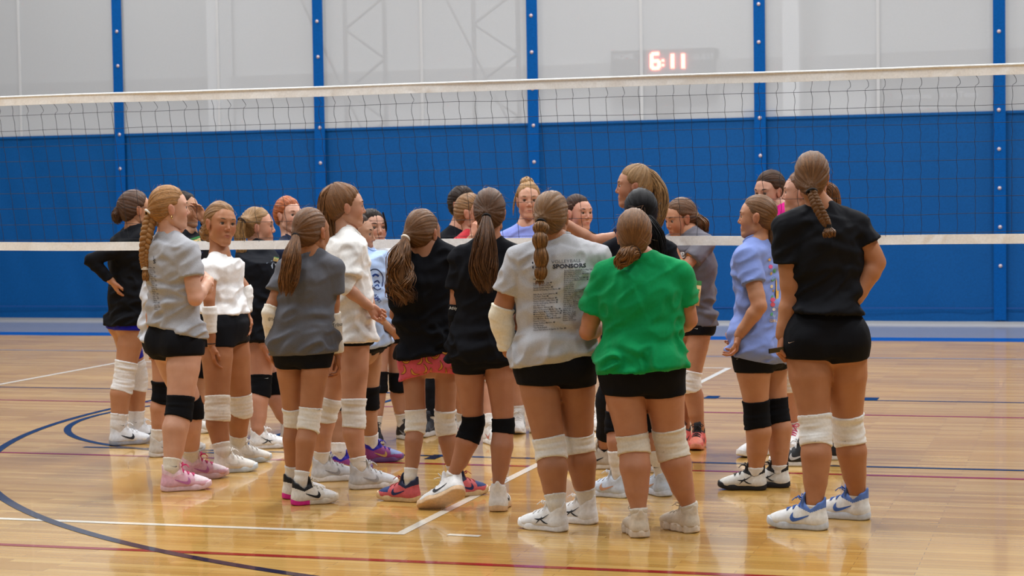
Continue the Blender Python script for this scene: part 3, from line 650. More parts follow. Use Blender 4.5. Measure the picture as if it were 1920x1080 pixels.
# ------------------------------------------------------------------ the gym: floor and markings
def flat(name, pts, z, mat, parent=None):
    V = np.array([(p[0], p[1], z) for p in pts]); return link(name, mesh_np(name, V, [tuple(range(len(V)))], False), mat, parent)
t = NT('maple_floor'); o = t.obj(); mp = t.new('ShaderNodeMapping'); t.link(o, mp.inputs[0])
bk = t.new('ShaderNodeTexBrick', _offset=.37, _offset_frequency=2, Scale=1.); t.link(mp.outputs[0], bk.inputs['Vector'])
bk.inputs['Color1'].default_value = (0, 0, 0, 1); bk.inputs['Color2'].default_value = (1, 1, 1, 1); bk.inputs['Mortar'].default_value = (.0, .0, .0, 1)
bk.inputs['Brick Width'].default_value = .72; bk.inputs['Row Height'].default_value = .057; bk.inputs['Mortar Size'].default_value = .0012; bk.inputs['Mortar Smooth'].default_value = .1; bk.inputs['Bias'].default_value = 0
m2 = t.new('ShaderNodeMapping'); m2.inputs['Scale'].default_value = (1.6, 30, 1); t.link(o, m2.inputs[0]); gr = t.noise(m2.outputs[0], 1.5, 5, .6)
c = t.ramp(bk.outputs[0], [(0., lin('b5873f')), (.35, lin('be9148')), (.7, lin('c59a50')), (1., lin('cda45c'))])
c = t.mix(.7, c, t.ramp(gr.outputs[0], [(.3, (.82, .79, .75, 1)), (.52, (1, 1, 1, 1)), (.75, (1.06, 1.06, 1.05, 1))]), 'MULTIPLY')
c = t.mix(bk.outputs['Fac'], c, lin('8c6a3c'))
t.link(c, t.b.inputs['Base Color'])
big = t.noise(o, .8, 3); t.link(t.ramp(big.outputs[0], [(.3, (.16, .16, .16, 1)), (.7, (.24, .24, .24, 1))]), t.b.inputs['Roughness'])
t.b.inputs['Specular IOR Level'].default_value = .5; t.b.inputs['Coat Weight'].default_value = .45; t.b.inputs['Coat Roughness'].default_value = .045
m3 = t.new('ShaderNodeMapping'); m3.inputs['Scale'].default_value = (3, 17.5, 1); t.link(o, m3.inputs[0]); t.bump(t.noise(m3.outputs[0], 1., 2).outputs[0], .05, .004)
MAPLE = t.m
YB = ground(960, 631.5)[1]
floor = struct(flat('floor', [(-32, -3), (16, -3), (16, YB), (-32, YB)], 0, MAPLE))
def paint(name, col): 
    m = plain(name, col, .16, .5); m.node_tree.nodes['Principled BSDF'].inputs['Coat Weight'].default_value = .3; return m
NAVY, RED, WHT, BLU, GRY = paint('navy_paint', '121c3a'), paint('red_paint', '92181e'), paint('white_paint', 'ece4d4'), paint('blue_paint', '0a4fa4'), paint('grey_sport_floor', '8e8c92')
struct(flat('floor_border', [(-32, YB+.24), (16, YB+.24), (16, 34), (-32, 34)], -.002, GRY)); struct(flat('floor_stripe', [(-32, YB-.24), (16, YB-.24), (16, YB+.24), (-32, YB+.24)], .0006, BLU))
ZL = [.0008]
def line(name, a, b, w, mat):
    a, b = np.array(a, float), np.array(b, float); d = (b-a)/np.linalg.norm(b-a); n = np.array([-d[1], d[0]])*w/2; ZL[0] += .00006
    return flat(name, [a-n, b-n, b+n, a+n], ZL[0], mat, floor)
def arc(name, c, r, a0, a1, w, mat, n=72):
    ZL[0] += .00006; th = np.linspace(math.radians(a0), math.radians(a1), n); cs = np.c_[np.cos(th), np.sin(th)]
    V = np.concatenate([np.c_[cs*(r-w/2)+c, np.full(n, ZL[0])], np.c_[cs*(r+w/2)+c, np.full(n, ZL[0])]])
    return link(name, mesh_np(name, V, np.array([(i, n+i, n+i+1, i+1)[::-1] for i in range(n-1)]), False), mat, floor)
line('court_line', (-16, 13.62), (8, 13.62), .05, RED); line('court_line', (-16, 14.56), (8, 14.56), .05, NAVY)
line('court_line', (-16, 10.78), (8, 10.78), .05, RED); line('court_line', (-16, 11.12), (8, 11.12), .05, NAVY) if False else line('court_line', (-6.2, 11.108), (8, 11.108), .05, NAVY)
line('court_line', (-16, 7.885), (8, 7.885), .05, RED)
line('court_line', (-9.03, 17.0), (-3.12, 17.0), .05, WHT); line('court_line', (-9.03, 8.53), (-3.12, 8.53), .05, WHT)
line('court_line', (-9.03, 8.505), (-9.03, 17.025), .05, WHT); line('court_line', (-3.12, 8.505), (-3.12, 17.025), .05, WHT)
p, q = ground(840, 1002.5), ground(900, 1005.5); line('court_line', p[:2], q[:2], .045, WHT)
Yg = ground(1700, 672)[1]; line('court_line', (-16, Yg), (8, Yg), .07, GRY)
line('court_line', (-5.2, 10.97), (-5.2, 14.63), .05, NAVY); arc('free_throw_circle', (-5.2, 12.8), 1.805, 90, 270, .05, NAVY)
A_ = np.array([(-6.754, 11.023), (-6.97, 11.89), (-5.559, 9.057), (-5.102, 8.68), (-4.701, 8.365), (-4.024, 7.868), (-3.526, 7.631), (-3.173, 7.493)])
s_ = np.linalg.lstsq(np.c_[2*A_, np.ones(len(A_))], (A_**2).sum(1), rcond=None)[0]; r_ = math.sqrt(s_[2]+s_[0]**2+s_[1]**2)
arc('three_point_arc', s_[:2], r_, 140, 300, .055, NAVY, 120)
for px, py, wx, wy in ((1335, 745, .1, .2), (1627, 748.5, .15, .22), (815, 857, .07, .2)):
    g = ground(px, py); line('court_mark', (g[0]-wx/2, g[1]), (g[0]+wx/2, g[1]), wy, NAVY)

# ------------------------------------------------------------------ divider curtain
YCU = 22.685
def wavy(name, x0, x1, z0, z1, y, mat, amp, parent, nx=60, nz=12, ph=0.):
    X, Z = np.meshgrid(np.linspace(x0, x1, nx), np.linspace(z0, z1, nz), indexing='ij')
    k = .25+.75*(1-(Z-z0)/(z1-z0)); Y = y+amp*(vnoise(np.stack([X*1.6+ph, Z*.35, X*0], -1))+.5*vnoise(np.stack([X*4.1+ph+Z*1.2, Z*.8, X*0+3], -1)))*k
    i = np.arange(nx-1)[:, None]*nz+np.arange(nz-1)[None]; Q = np.stack([i, i+nz, i+nz+1, i+1], -1).reshape(-1, 4)
    return link(name, mesh_np(name, np.stack([X, Y, Z], -1).reshape(-1, 3), Q), mat, parent)
t = NT('curtain_mesh'); c = lin('c0c2c4'); out = t.n['Material Output']; w1 = t.noise(t.obj(), 90, 2); cc = t.ramp(w1.outputs[0], [(.3, sc(c, .96)), (.7, c)])
df = t.new('ShaderNodeBsdfDiffuse'); tr = t.new('ShaderNodeBsdfTranslucent'); tp_ = t.new('ShaderNodeBsdfTransparent'); ms_ = t.new('ShaderNodeMixShader'); ms_.inputs[0].default_value = .42; mt = t.new('ShaderNodeMixShader'); mt.inputs[0].default_value = .74
t.link(cc, df.inputs[0]); t.link(cc, tr.inputs[0]); t.link(df.outputs[0], ms_.inputs[1]); t.link(tr.outputs[0], ms_.inputs[2]); t.link(tp_.outputs[0], mt.inputs[1]); t.link(ms_.outputs[0], mt.inputs[2]); t.link(mt.outputs[0], out.inputs[0])
MESH = t.m; VIN = plain('blue_vinyl', '014680', .6, .15); STR = plain('blue_strap', '01488a', .85, .1); GROM = plain('grommet', 'b0a0a4', .45, .5, .3); SEAM = plain('white_seam', 'e8eaee', .7)
SEAM2 = bpy.data.materials.new('seam'); SEAM2.use_nodes = True; _n = SEAM2.node_tree; _b = _n.nodes['Principled BSDF']; _b.inputs['Base Color'].default_value = lin('cfd1d3'); _b.inputs['Roughness'].default_value = .8; _tl = _n.nodes.new('ShaderNodeBsdfTranslucent'); _tl.inputs[0].default_value = lin('cfd1d3'); _mx = _n.nodes.new('ShaderNodeMixShader'); _mx.inputs[0].default_value = .45; _n.links.new(_b.outputs[0], _mx.inputs[1]); _n.links.new(_tl.outputs[0], _mx.inputs[2]); _n.links.new(_mx.outputs[0], _n.nodes['Material Output'].inputs[0])
cur = bpy.data.objects.new('divider_curtain', None); COL.objects.link(cur); cur.location = (-6.5, YCU, 0); tag(cur, 'blue vinyl divider curtain with white mesh upper panels behind the players', 'curtain', kind='thing')
def cpart(o): o.parent = cur; o.location = (6.5, -YCU, 0); return o
XS = [-22.9, -20.18, -17.45, -14.72, -12.0, -9.245, -6.49, -3.755, -1.06, 1.67, 4.4, 7.1]
for a, b in zip(XS[:-1], XS[1:]):
    cpart(wavy('vinyl_panel', a, b, .03, 2.385, YCU, VIN, .035, cur, ph=a)); cpart(wavy('mesh_panel', a, b, 2.385, 7.5, YCU, MESH, .006, cur, ph=a, nz=8))
    V, Q = box(((a+b)/2-.03+.06*math.sin(a), YCU-.012, 4.95), (.036, .006, 5.1)); cpart(link('mesh_seam', mesh_np('s', V, Q, False), SEAM2))
    V, Q = box(((a+b)/2, YCU-.052, .185), (b-a, .004, .012)); cpart(link('hem_seam', mesh_np('s', V, Q, False), plain('hem_seam', '083c7c', .7)))
    V, Q = box(((a+b)/2, YCU-.020, 2.385), (b-a, .01, .03)); cpart(link('panel_seam', mesh_np('s', V, Q, False), VIN))
gv, gq, _ = tube([(0, .004, 0), (0, 0, 0), (0, -.008, 0), (0, -.009, 0)], [.02, .022, .018, .002], 10); gm = mesh_np('grommet', gv, gq); gm.materials.append(GROM)
for i, x in enumerate(XS):
    V, Q = box((x, YCU-.058, 3.75), (.135, .012, 7.4)); st = cpart(link('strap', mesh_np('strap', V, Q, False), STR))
    for j in range(11):
        g = bpy.data.objects.new('grommet', gm); COL.objects.link(g); g.parent = st; g.location = (x+.02*math.sin(j*7+i)*.3, YCU-.066, .62+j*.437+(i % 3)*.02)
# beyond the curtain
wall = struct(link('wall_back', mesh_np('w', *box((-8, 34.1, 5), (52, .2, 10)), False), plain('white_wall', 'd4d5d6', .8))); GREY = plain('truss_grey', '8c8c8e', .6)
struct(link('trim_1', mesh_np('g', *box((-8, 33.85, 3.65), (52, .3, .32)), False), plain('girt', 'b4b4b4', .7)))
for x in (-15.7, -5.0, 0.2): struct(link('column', mesh_np('c', *box((x, 33.6, 5), (.28, .5, 10)), False), plain('white_column', 'f2f3f4', .6)))
def bar(a, b, r): v, q, _ = tube([a, b], r, 6); return v, q
for px0, px1 in ((648, 722), (889, 972)):
    Y = 27.; a, b = ony(px0, 100, Y), ony(px1, 100, Y); tr_ = bpy.data.objects.new('truss_column', None); COL.objects.link(tr_); tr_.location = (a[0], Y, 0)
    tag(tr_, 'grey steel lattice column seen dimly through curtain mesh, '+('left of the middle strap' if px0 > 800 else 'right of second blue strap'), 'column')
    for x in (a[0], b[0]): link('chord', mesh_np('c', *bar(np.array([x-a[0], 0, 0]), np.array([x-a[0], 0, 7.8]), .035)), GREY, tr_)
    w_ = b[0]-a[0]; z = .4; s = 0
    while z < 7.4: link('brace', mesh_np('b', *bar(np.array([w_*s, 0, z]), np.array([w_*(1-s), 0, z+.45]), .022)), GREY, tr_); z += .45; s = 1-s
for i, (p0, p1) in enumerate((((565, 0), (720, 330)), ((838, 0), (960, 240)))):
    a, b = ony(*p0, 26.6), ony(*p1, 26.6); d = nrm(b-a); tag(link('hoist_cable', mesh_np('c', *bar(a-d*3, b, .022)), GREY), 'slanting grey hoist cable seen through curtain mesh, '+('the one nearer the second strap' if i == 0 else 'the one nearer the middle strap'), 'cable')
def text_mesh(s, size, bold=0., res=2, sx=1.):
    c = bpy.data.curves.new('t', 'FONT'); c.body = s; c.size = size; c.resolution_u = res; c.offset = bold; c.align_x = 'LEFT'
    o = bpy.data.objects.new('t', c); COL.objects.link(o); me = o.to_mesh(); V = np.array([v.co[:2] for v in me.vertices]); F = [tuple(p.vertices) for p in me.polygons]; o.to_mesh_clear(); bpy.data.objects.remove(o); bpy.data.curves.remove(c)
    if len(V): V[:, 0] *= sx
    return V, F
sb = bpy.data.objects.new('scoreboard', None); COL.objects.link(sb); Y = 33.6; p0, p1 = ony(1145, 98, Y), ony(1340, 172, Y); sb.location = (p0[0], Y, 0)
tag(sb, 'grey scoreboard with glowing red digits 6:11 behind the curtain mesh', 'scoreboard')
W_, zt, zb = p1[0]-p0[0], p0[2]+.02, p1[2]-.06
link('case', mesh_np('c', *box((W_/2, .205, (zt+zb)/2), (W_, .38, zt-zb)), False), plain('board_grey', '77787a', .6), sb)
LED = plain('led', 'ff5a48', .4, .2, 0, 34.)
def seg7(x, z, w, h, segs):
    tk = .06; P = []
    S = {'a': ((w/2, h), (w, tk)), 'g': ((w/2, h/2), (w, tk)), 'd': ((w/2, 0), (w, tk)), 'f': ((0, h*.75), (tk, h/2)), 'b': ((w, h*.75), (tk, h/2)), 'e': ((0, h*.25), (tk, h/2)), 'c': ((w, h*.25), (tk, h/2))}
    return merge([box((x+S[k][0][0], .0, z+S[k][0][1]), (S[k][1][0], .03, S[k][1][1])) for k in segs])
def bx_(px, py): p = ony(px, py, Y); return p[0]-p0[0], p[2]
for px, segs, ww in ((1222, 'acdefg', .13), (1261, 'bc', 0), (1281, 'bc', 0)):
    x, z = bx_(px, 128); o = link('digit', mesh_np('d', *seg7(x, z, ww, .25, segs), False), LED, sb)
x, z = bx_(1243, 122); link('colon', mesh_np('d', *merge([box((x, 0, z), (.04, .03, .04)), box((x, 0, z+.08), (.04, .03, .04))]), False), LED, sb)
for px, s in ((1150, 'HOME'), (1298, 'GUEST')):
    V, F = text_mesh(s, .13); x, z = bx_(px, 112); link('lettering', mesh_np('t', np.c_[V[:, 0]+x, np.full(len(V), -.0), V[:, 1]+z], F, False), SEAM, sb)
Y = 33.93; a, b = ony(1640, 104, Y), ony(1990, 216, Y); bn = link('banner', mesh_np('b', *box(((a[0]+b[0])/2, Y, a[2]-.62), (b[0]-a[0], .1, 1.3)), False), plain('banner_grey', '858688', .8)); tag(bn, 'grey record board hung behind the mesh at the right edge', 'banner')
for px, py, s, sz in ((1732, 124, 'M  D', .26), (1700, 150, 'Conference Champions', .1), (1675, 186, 'Champions    First Team', .14), (1680, 206, 'District Regional  State', .1)):
    V, F = text_mesh(s, sz); p = ony(px, py, Y-.07); link('lettering', mesh_np('t', np.c_[V[:, 0]+p[0], np.full(len(V), p[1]), V[:, 1]+p[2]], F, False), SEAM, bn)
p = ony(1425, 212, 33.96); tag(link('small_sign', mesh_np('s', *box(p, (.55, .08, .13)), False), plain('pale_blue', '5a86c0', .6)), 'small pale blue sign on the far wall beside fourth strap', 'sign')
p = ony(1246, 204, 33.93); v, q, _ = tube([p+[0, .06, 0], p], .19, 20); vv = np.concatenate([v[:-2], p[None]]); tag(link('round_emblem', mesh_np('e', vv, np.concatenate([q, [(20+j, 20+(j+1) % 20, 40, 40) for j in range(20)]])[:20].tolist()+[(20+j, 20+(j+1) % 20, 40) for j in range(20)]), plain('emblem_grey', '9a9898', .7)), 'round grey emblem on far wall under the scoreboard', 'emblem')

# ------------------------------------------------------------------ volleyball net
YN = 11.108
net = bpy.data.objects.new('volleyball_net', None); COL.objects.link(net); net.location = (-3.5, YN, 1.25); tag(net, 'black cord volleyball net with white top and bottom bands across the court', 'net', kind='thing')
def npart(n, V, Q, m, sm=False): o = link(n, mesh_np(n, np.asarray(V)-[-3.5, YN, 1.25], Q, sm), m, net); return o
def band(name, zc, hh, th, seed, mat):
    xs = np.linspace(-9.5, 1.2, 160); P = []
    dz = .004*vnoise(np.c_[xs*1.3, xs*0, xs*0+seed]); dy = .004*vnoise(np.c_[xs*2, xs*0, xs*0+seed+9]); V = []
    sec = [(-th/2, -hh/2), (-th/2, hh/2), (th/2, hh/2), (th/2, -hh/2)]
    for a, b in sec: V.append(np.c_[xs, YN+dy+a, zc+dz+b])
    n = len(xs); V = np.concatenate(V); i = np.arange(n-1); Q = np.concatenate([np.stack([k*n+i, k*n+i+1, ((k+1) % 4)*n+i+1, ((k+1) % 4)*n+i], 1) for k in range(4)]); return npart(name, V, Q, mat, False)
BANDM = cloth('f0efec', 0., .8)
band('top_band', 2.21, .056, .006, 1, BANDM); band('bottom_band', 1.283, .054, .006, 5, BANDM)
xs = np.linspace(-9.5, 1.2, 120); v, q, _ = tube(np.c_[xs, xs*0+YN, 2.236+.003*vnoise(np.c_[xs*1.3, xs*0, xs*0+1])], .0085, 8); npart('top_cable_sleeve', v[:-2], q, cloth('e6e5e2', 0., .8), True)
CORD = plain('net_cord', '14161c', .8)
rows = [2.182-.06-.1*k for k in range(9)]
for k, z in enumerate(rows):
    if z < 1.31: break
    v, q, _ = tube(np.c_[xs, xs*0+YN, z+.004*vnoise(np.c_[xs*3, xs*0, xs*0+k*5.])], .0013, 4); npart('horizontal_cord', v[:-2], q, CORD, True)
r = np.random.default_rng(3); x = -9.45
while x < 1.15:
    ln = np.interp(x, [-6.7, -3.3, -.4], [.135, .075, -.01]); kk = r.choice([0, .0, .012, .022]); zz = np.array([2.185, 2.165, 2.14, 2.122]+[zv for z in rows[1:] for zv in (z+.05, z)]+[1.30]); zz = zz[zz > 1.299]
    dx = (2.185-zz)*ln; dx = dx+np.interp(zz, [1.3, 2.12, 2.143, 2.165, 2.19], [0, 0, kk, kk*.6, 0])*-(-1)**r.integers(1, 2)+.004*np.sin(zz*62+x); 
    v, q, _ = tube(bez(np.c_[x+dx, dx*0+YN, zz], 44), .0013, 4); npart('vertical_cord', v[:-2], q, CORD, True); x += .1

# ------------------------------------------------------------------ the players (joints measured, each at her own distance)
WHS = ('e6e4e0', 'f0eeea', 'e8e6e2', '20242c'); PADW = 'e6e2da'; BLK = '121318'
P = {}
P['braid_grey'] = person('girl in grey back-printed tee with long strawberry blonde braid and pink shoes, arms crossed', (318, 347), (358, 898, 85), (322, 920, 85), 52, pel=(330, 645), nk=(318, 440), hy=82, kl=(357, 765), kr=(337, 763),
    er=(366, 560, -.17), wr=(392, 526, .0), tr=(380, 505, .1), el=(386, 540, .12), wl=(378, 520, .02), tl=(366, 505, -.05), w=(68, 50, 48, 29), hipw=90, skn='d8a488', hair='b48e5c', tie=(283, 399, 0), tail=[(284, 402, 0), (275, 440, -.02), (271, 480, -.02), (272, 503, -.02), (275, 528, -.02)], tailw=(24, 24, 20, 14, 14),
    tstyle='braid', turns=4.2, tiecol='d8d0c4', shirt=('a4a4a8', .14), torso=[(322, 492, 98), (327, 560, 92), (332, 618, 92)], hem=(604, 628), slv=.55, arm=1.15, shem=(668, 662), pads=((750, 782), (744, 784)), padc='101115', socks='e4dccc',
    shoec=('e0aebe', 'e6c6ce', 'd0206a', 'c070a8', 'e8d4d8', 'e8c8d2'))
P['crop'] = person('girl in white fitted crop top with low bun, looking back over her shoulder', (413, 377), (447, 868, 80), (418, 886, 80), 112, pel=(420, 608), nk=(412, 476), hs=1.05, hy=152, hr=-6, kl=(452, 762), kr=(408, 765),
    er=(392, 562, -.21), wr=(397, 648, -.20), tr=(401, 694, -.20), el=(461, 545, .10), wl=(462, 590, .06), curl=.25, pnr=(70, 0), w=(64, 45, 42, 28), hipw=86, skn='b47a54', hair='9c7c54', tie=(393, 432, .06), tail=[(392, 436, .07)], tailw=(34,), tstyle='bun', tiecol='',
    shirt=('eceae8', .0), torso=[(416, 502, 80), (416, 548, 66), (419, 585, 72)], hem=(583, 584), slv=.42, swid=.4, bust=.055, shem=(642, 648), pads=((740, 776), (742, 788)), padc='e2dace', wrk=.7, sleeves=[(1, 'e8e4de', .50, .84, .008), (0, 'e4e0da', .5, .95, .008)],
    socks='e2ddd4', shoec=('e4e0d8', 'c8d4dc', 'e8e6e2', 'd8d4cc'))
P['far_left'] = person('girl in black long-sleeved top and royal blue shorts, hand on hip, at the left end', (254, 356), (256, 827, 82), (222, 834, 82), 62, pel=(240, 612), nk=(252, 425), hy=72, kl=(258, 706), kr=(233, 706),
    er=(170, 488, -.08), wr=(210, 528, -.1), tr=(224, 552, -.1), curl=.35, pnr=(80, 0), w=(50, 38, 38, 27), hipw=58, skn='c48c68', hair='5c4230', tie=(228, 384, 0), tail=[(226, 386, 0), (219, 405, 0), (226, 420, 0)], tailw=(12, 20, 10), tiecol='5c4230',
    shirt=('16171b', 0.), torso=[(240, 478, 70), (240, 545, 64), (243, 590, 62)], hem=(610, 600), sleevefull=True, shorts='1a1cae', shem=(612, 616), pads=((678, 732), (678, 734)), padc='ecebea', socks='e8e6e4', wrap=(0, 648, 676, '1818a0'),
    shoec=('dcdee2', '9a9ca4', 'e8e8ea', '202430'), sockz=.2)
P['glasses'] = person('dark-haired girl in black printed tee raising a hand to her head, behind the braided girl', (345, 358), (375, 805, 100), (345, 812, 100), 122, pel=(355, 600), nk=(352, 432), hy=112, kl=(374, 688), kr=(345, 690),
    el=(402, 438, .0), wl=(382, 414, -.12), tl=(374, 394, -.12), w=(44, 36, 34, 26), hipw=80, skn='c09070', hair='2e241e', tie=(325, 385, .1), tail=None, shirt=('15161c', 0.), torso=[(356, 480, 78), (356, 540, 72), (355, 600, 74)], hem=(606, 606), shem=(640, 640),
    pads=((668, 706), (668, 706)), padc='111216', sleeves=[(0, '101116', .6, .95, .006)], shoec=('c8c4bc', 'e8e6e2', 'e0dcd4', '181a20'))
P['hidden'] = person('girl in pale grey tee mostly hidden behind the braided girl, with black elbow pad', (316, 362), (322, 850, 85), (297, 856, 85), 80, pel=(302, 640), nk=(312, 440), hy=85, kl=(308, 702), kr=(304, 735),
    er=(284, 590, -.16), wr=(288, 640, -.14), w=(46, 36, 32, 24), hipw=56, skn='cc9474', hair='6a4c34', tie=(292, 400, 0), tail=None, shirt=('c4c6cc', .04), torso=[(300, 500, 56), (298, 560, 56), (298, 630, 56)], hem=(637, 637), shem=(664, 666),
    pads=((690, 714), (715, 756)), padc='101115', sleeves=[(1, '121318', .42, .6, .007)], shoec=('c8c4be', 'dcdad6', 'e8e6e2', '8a8680'))
P['sandy'] = person('sandy-ponytailed girl in black tee and long black arm sleeve, second from the white crop top', (484, 388, .16), (541, 829, 85), (484, 841, 85), 78, pel=(484, 618, .12), nk=(484, 452, .16), hy=98, kl=(516, 724), kr=(489, 722),
    er=(480, 562, -.10), wr=(494, 648, -.12), tr=(506, 688, -.12), pnr=(70, 0), w=(56, 40, 38, 27), hipw=80, skn='d0987c', hair='a58a62', tie=(455, 412, 0), tail=[(453, 414, 0), (449, 440, 0), (453, 470, 0), (450, 488, 0)], tailw=(14, 20, 20, 10), tiecol='3a2c20',
    shirt=('15171d', 0.), torso=[(484, 500, 82), (484, 560, 78), (480, 622, 74)], hem=(634, 638), shem=(640, 640), pads=((702, 742), (705, 742)), padc='101115', sleeves=[(1, '13151b', .34, .97, .006)], socks=None, shoec=('eeeeee', 'e2e2e4', 'f2f2f2', '2a3038'), logo='bird')
P['redhead'] = person('red-haired girl with hair scraped back, in a navy tee, behind the sandy ponytail', (540, 368), (576, 806, 110), (562, 808, 110), 120, pel=(560, 600), nk=(545, 446), hy=140, w=(44, 36, 34, 24), hipw=80, skn='dcaa92', hair='b86a36', tie=(518, 398, .1), tail=None,
    shirt=('232a40', 0.), torso=[(548, 490, 84), (556, 540, 76), (560, 600, 76)], hem=(606, 606), shem=(640, 640), shoec=WHS)
P['charcoal'] = person('girl in charcoal grey tee with a long brown ponytail and pink-soled shoes', (583, 389), (548, 934, 62), (565, 946, 74), 24, pel=(568, 648), shw=.92, nk=(582, 472), hy=38, kl=(552, 786), kr=(580, 787),
    el=(505, 588, 0), wl=(511, 650, .05), er=(624, 588, 0), wr=(634, 665, 0), tr=(640, 720, .02), curl=.45, pnr=(-90, 0), w=(56, 41, 38, 23), hipw=104, skn='b9805c', hair='7c5c3c', tie=(557, 441, -.07), tail=[(555, 443, -.1), (548, 480, -.15), (541, 525, -.15), (536, 556, -.15)], tailw=(13, 34, 38, 22),
    shirt=('5e5f66', .12), torso=[(574, 532, 108), (569, 600, 102), (567, 650, 106)], hem=(662, 654), slv=.55, shem=(690, 688), pads=((765, 800), (765, 808)), padc=PADW, sleeves=[(0, 'e8e0d2', .5, .95, .007), (1, 'e8e0d2', .52, .98, .008)], wav=.3,
    shoec=('e2dcd2', 'dcd0bc', 'e8e0d0', '16181c', 'ecebea', '16181c', 'd8208c'))
P['white_tall'] = person('tall girl in loose white tee with high light brown ponytail and grey shoes', (648, 344), (603, 902, 80), (674, 916, 80), 76, pel=(656, 642), nk=(648, 432), hy=84, kl=(610, 782), kr=(663, 775),
    er=(650, 540, -.20), wr=(694, 576, -.17), tr=(712, 592, -.13), el=(685, 540, .15), wl=(696, 575, .1), curl=.95, pnr=(150, 0), w=(58, 44, 40, 27), hipw=82, skn='cf9a7c', hair='84623f', tie=(630, 351, 0), tail=[(627, 349, 0), (612, 368, 0), (610, 405, 0), (618, 440, 0), (612, 466, 0)], tailw=(14, 26, 32, 30, 14),
    shirt=('eae8e4', .0), torso=[(648, 492, 88), (654, 560, 86), (656, 625, 86)], hem=(636, 632), slv=.72, swid=1.2, shem=(650, 640), pads=((745, 790), (748, 802)), padc='e2e0da', sleeves=[(1, 'e8e6e0', .36, .62, .008)], socks='e6e2dc', shoec=('c4c6ca', 'dcdad8', 'c8c8c8', '9a9a9e'), wav=.15)
P['light_blue'] = person('girl in pale blue mascot tee with clasped hands and purple shoes', (669, 399), (697, 866, 85), (636, 887, 85), 104, pel=(684, 642), nk=(680, 464), hy=104, kl=(691, 745), kr=(642, 752),
    er=(692, 580, -.18), wr=(733, 619, -.12), tr=(750, 634, -.08), el=(722, 575, .12), wl=(738, 606, -.02), tl=(752, 618, -.1), pnr=(20, 20), pnl=(200, 20), curl=.6, w=(54, 40, 38, 26), hipw=76, skn='b98a6c', hair='3a2a20', tie=(665, 430, .05), tail=None,
    shirt=('a8bee2', .05), torso=[(694, 500, 76), (698, 560, 80), (694, 634, 82)], hem=(650, 640), shem=(662, 655), pads=((722, 764), (732, 770)), padc='111216', sleeves=[(1, '121318', .5, .62, .008)], shoec=('8c3a7c', '6a4a80', '2a1aa0', 'c8a060', '8090c0', '2418a4'))
P['pale_grey'] = person('dark-haired girl in pale grey tee, facing the camera behind the pale blue tee', (697, 391), (757, 822, 150), (703, 829, 175), 156, pel=(726, 612), nk=(706, 456), hs=1.05, hy=150, hp=-6, kl=(748, 716), kr=(708, 720),
    el=(768, 540, 0), wl=(750, 590, -.15), er=(690, 545, 0), w=(50, 38, 36, 25), hipw=84, skn='c09078', hair='2a211c', tie=(695, 405, .15), tail=None, shirt=('ccd0d6', .03), torso=[(728, 500, 88), (730, 570, 80), (728, 625, 80)], hem=(628, 628), slv=.75, shem=(640, 648), pads=((698, 730), (698, 732)), padc='101115',
    shoec=('1a1b20', 'd8d6d4', '202228', '8a8c92'), bang=[[(688, 400, -.04), (683, 425, -.05), (682, 445, -.05)], [(718, 398, -.04), (724, 425, -.05), (722, 442, -.05)]])
P['banana'] = person('girl in black tee and pink banana-print shorts with a wavy ponytail in a white scrunchie', (793, 392), (770, 940, -60), (853, 931, 62), 12, pel=(806, 672), nk=(799, 452), hy=32, hp=4, kl=(780, 790), kr=(834, 790),
    el=(742, 590, .08), wl=(765, 590, .25), er=(846, 492, .05), wr=(826, 464, .16), tr=(806, 452, .2), w=(46, 39, 34, 22), hipw=104, skn='b98466', hair='7a5a38', tie=(764, 443, -.08), tail=[(760, 448, -.1), (750, 485, -.15), (750, 530, -.16), (762, 572, -.15)], tailw=(14, 42, 48, 38), tiecol='e8dccc', wav=.9, ntail=70,
    shirt=('131419', 0.), torso=[(786, 535, 118), (792, 595, 100), (806, 655, 106)], hem=(670, 648), slv=.6, colr=.072, shem=(706, 692), lrough=True, pads=((768, 812), (768, 816)), padc=PADW, shoec=('cc5c60', 'd8b888', 'a84838', '1c2a58', '12306c', '1c2444'))
P['dark_far'] = person('dark-haired girl in black tee and black leggings beyond the net, ear and cheek showing', (868, 348), (842, 796, 170), (808, 815, -150), 140, pel=(845, 600), nk=(858, 428), hy=135, w=(46, 38, 34, 24), hipw=84, skn='b98468', hair='2c211c', tie=(850, 385, .15), tail=None,
    shirt=('121318', 0.), torso=[(858, 480, 88), (850, 550, 80), (845, 600, 80)], hem=(610, 610), shem=(640, 640), leggings=('14151a', (.12, .12)), shoec=('2c2e36', 'c8c6c4', '202228', '50525a'))
P['red'] = person('fair-haired girl in red tee holding a hand to her mouth, beyond the net', (884, 362), (920, 830, 160), (868, 818, 160), 130, pel=(896, 610), nk=(888, 434), hy=112, kl=(924, 702), kr=(868, 700),
    er=(858, 486, -.1), wr=(886, 444, -.16), tr=(894, 420, -.16), curl=.6, w=(44, 37, 34, 24), hipw=86, skn='cc967a', hair='94744e', tie=(868, 396, .06), tail=[(868, 398, .05), (872, 425, .03), (875, 445, .02)], tailw=(12, 14, 6), shirt=('b8343c', 0.), torso=[(892, 490, 100), (894, 550, 86), (896, 604, 84)], hem=(612, 612), shem=(646, 646),
    pads=((680, 718), (680, 718)), padc='eceae6', shoec=('dedcd8', 'ecebe8', 'd8d4d0', 'c87868'))
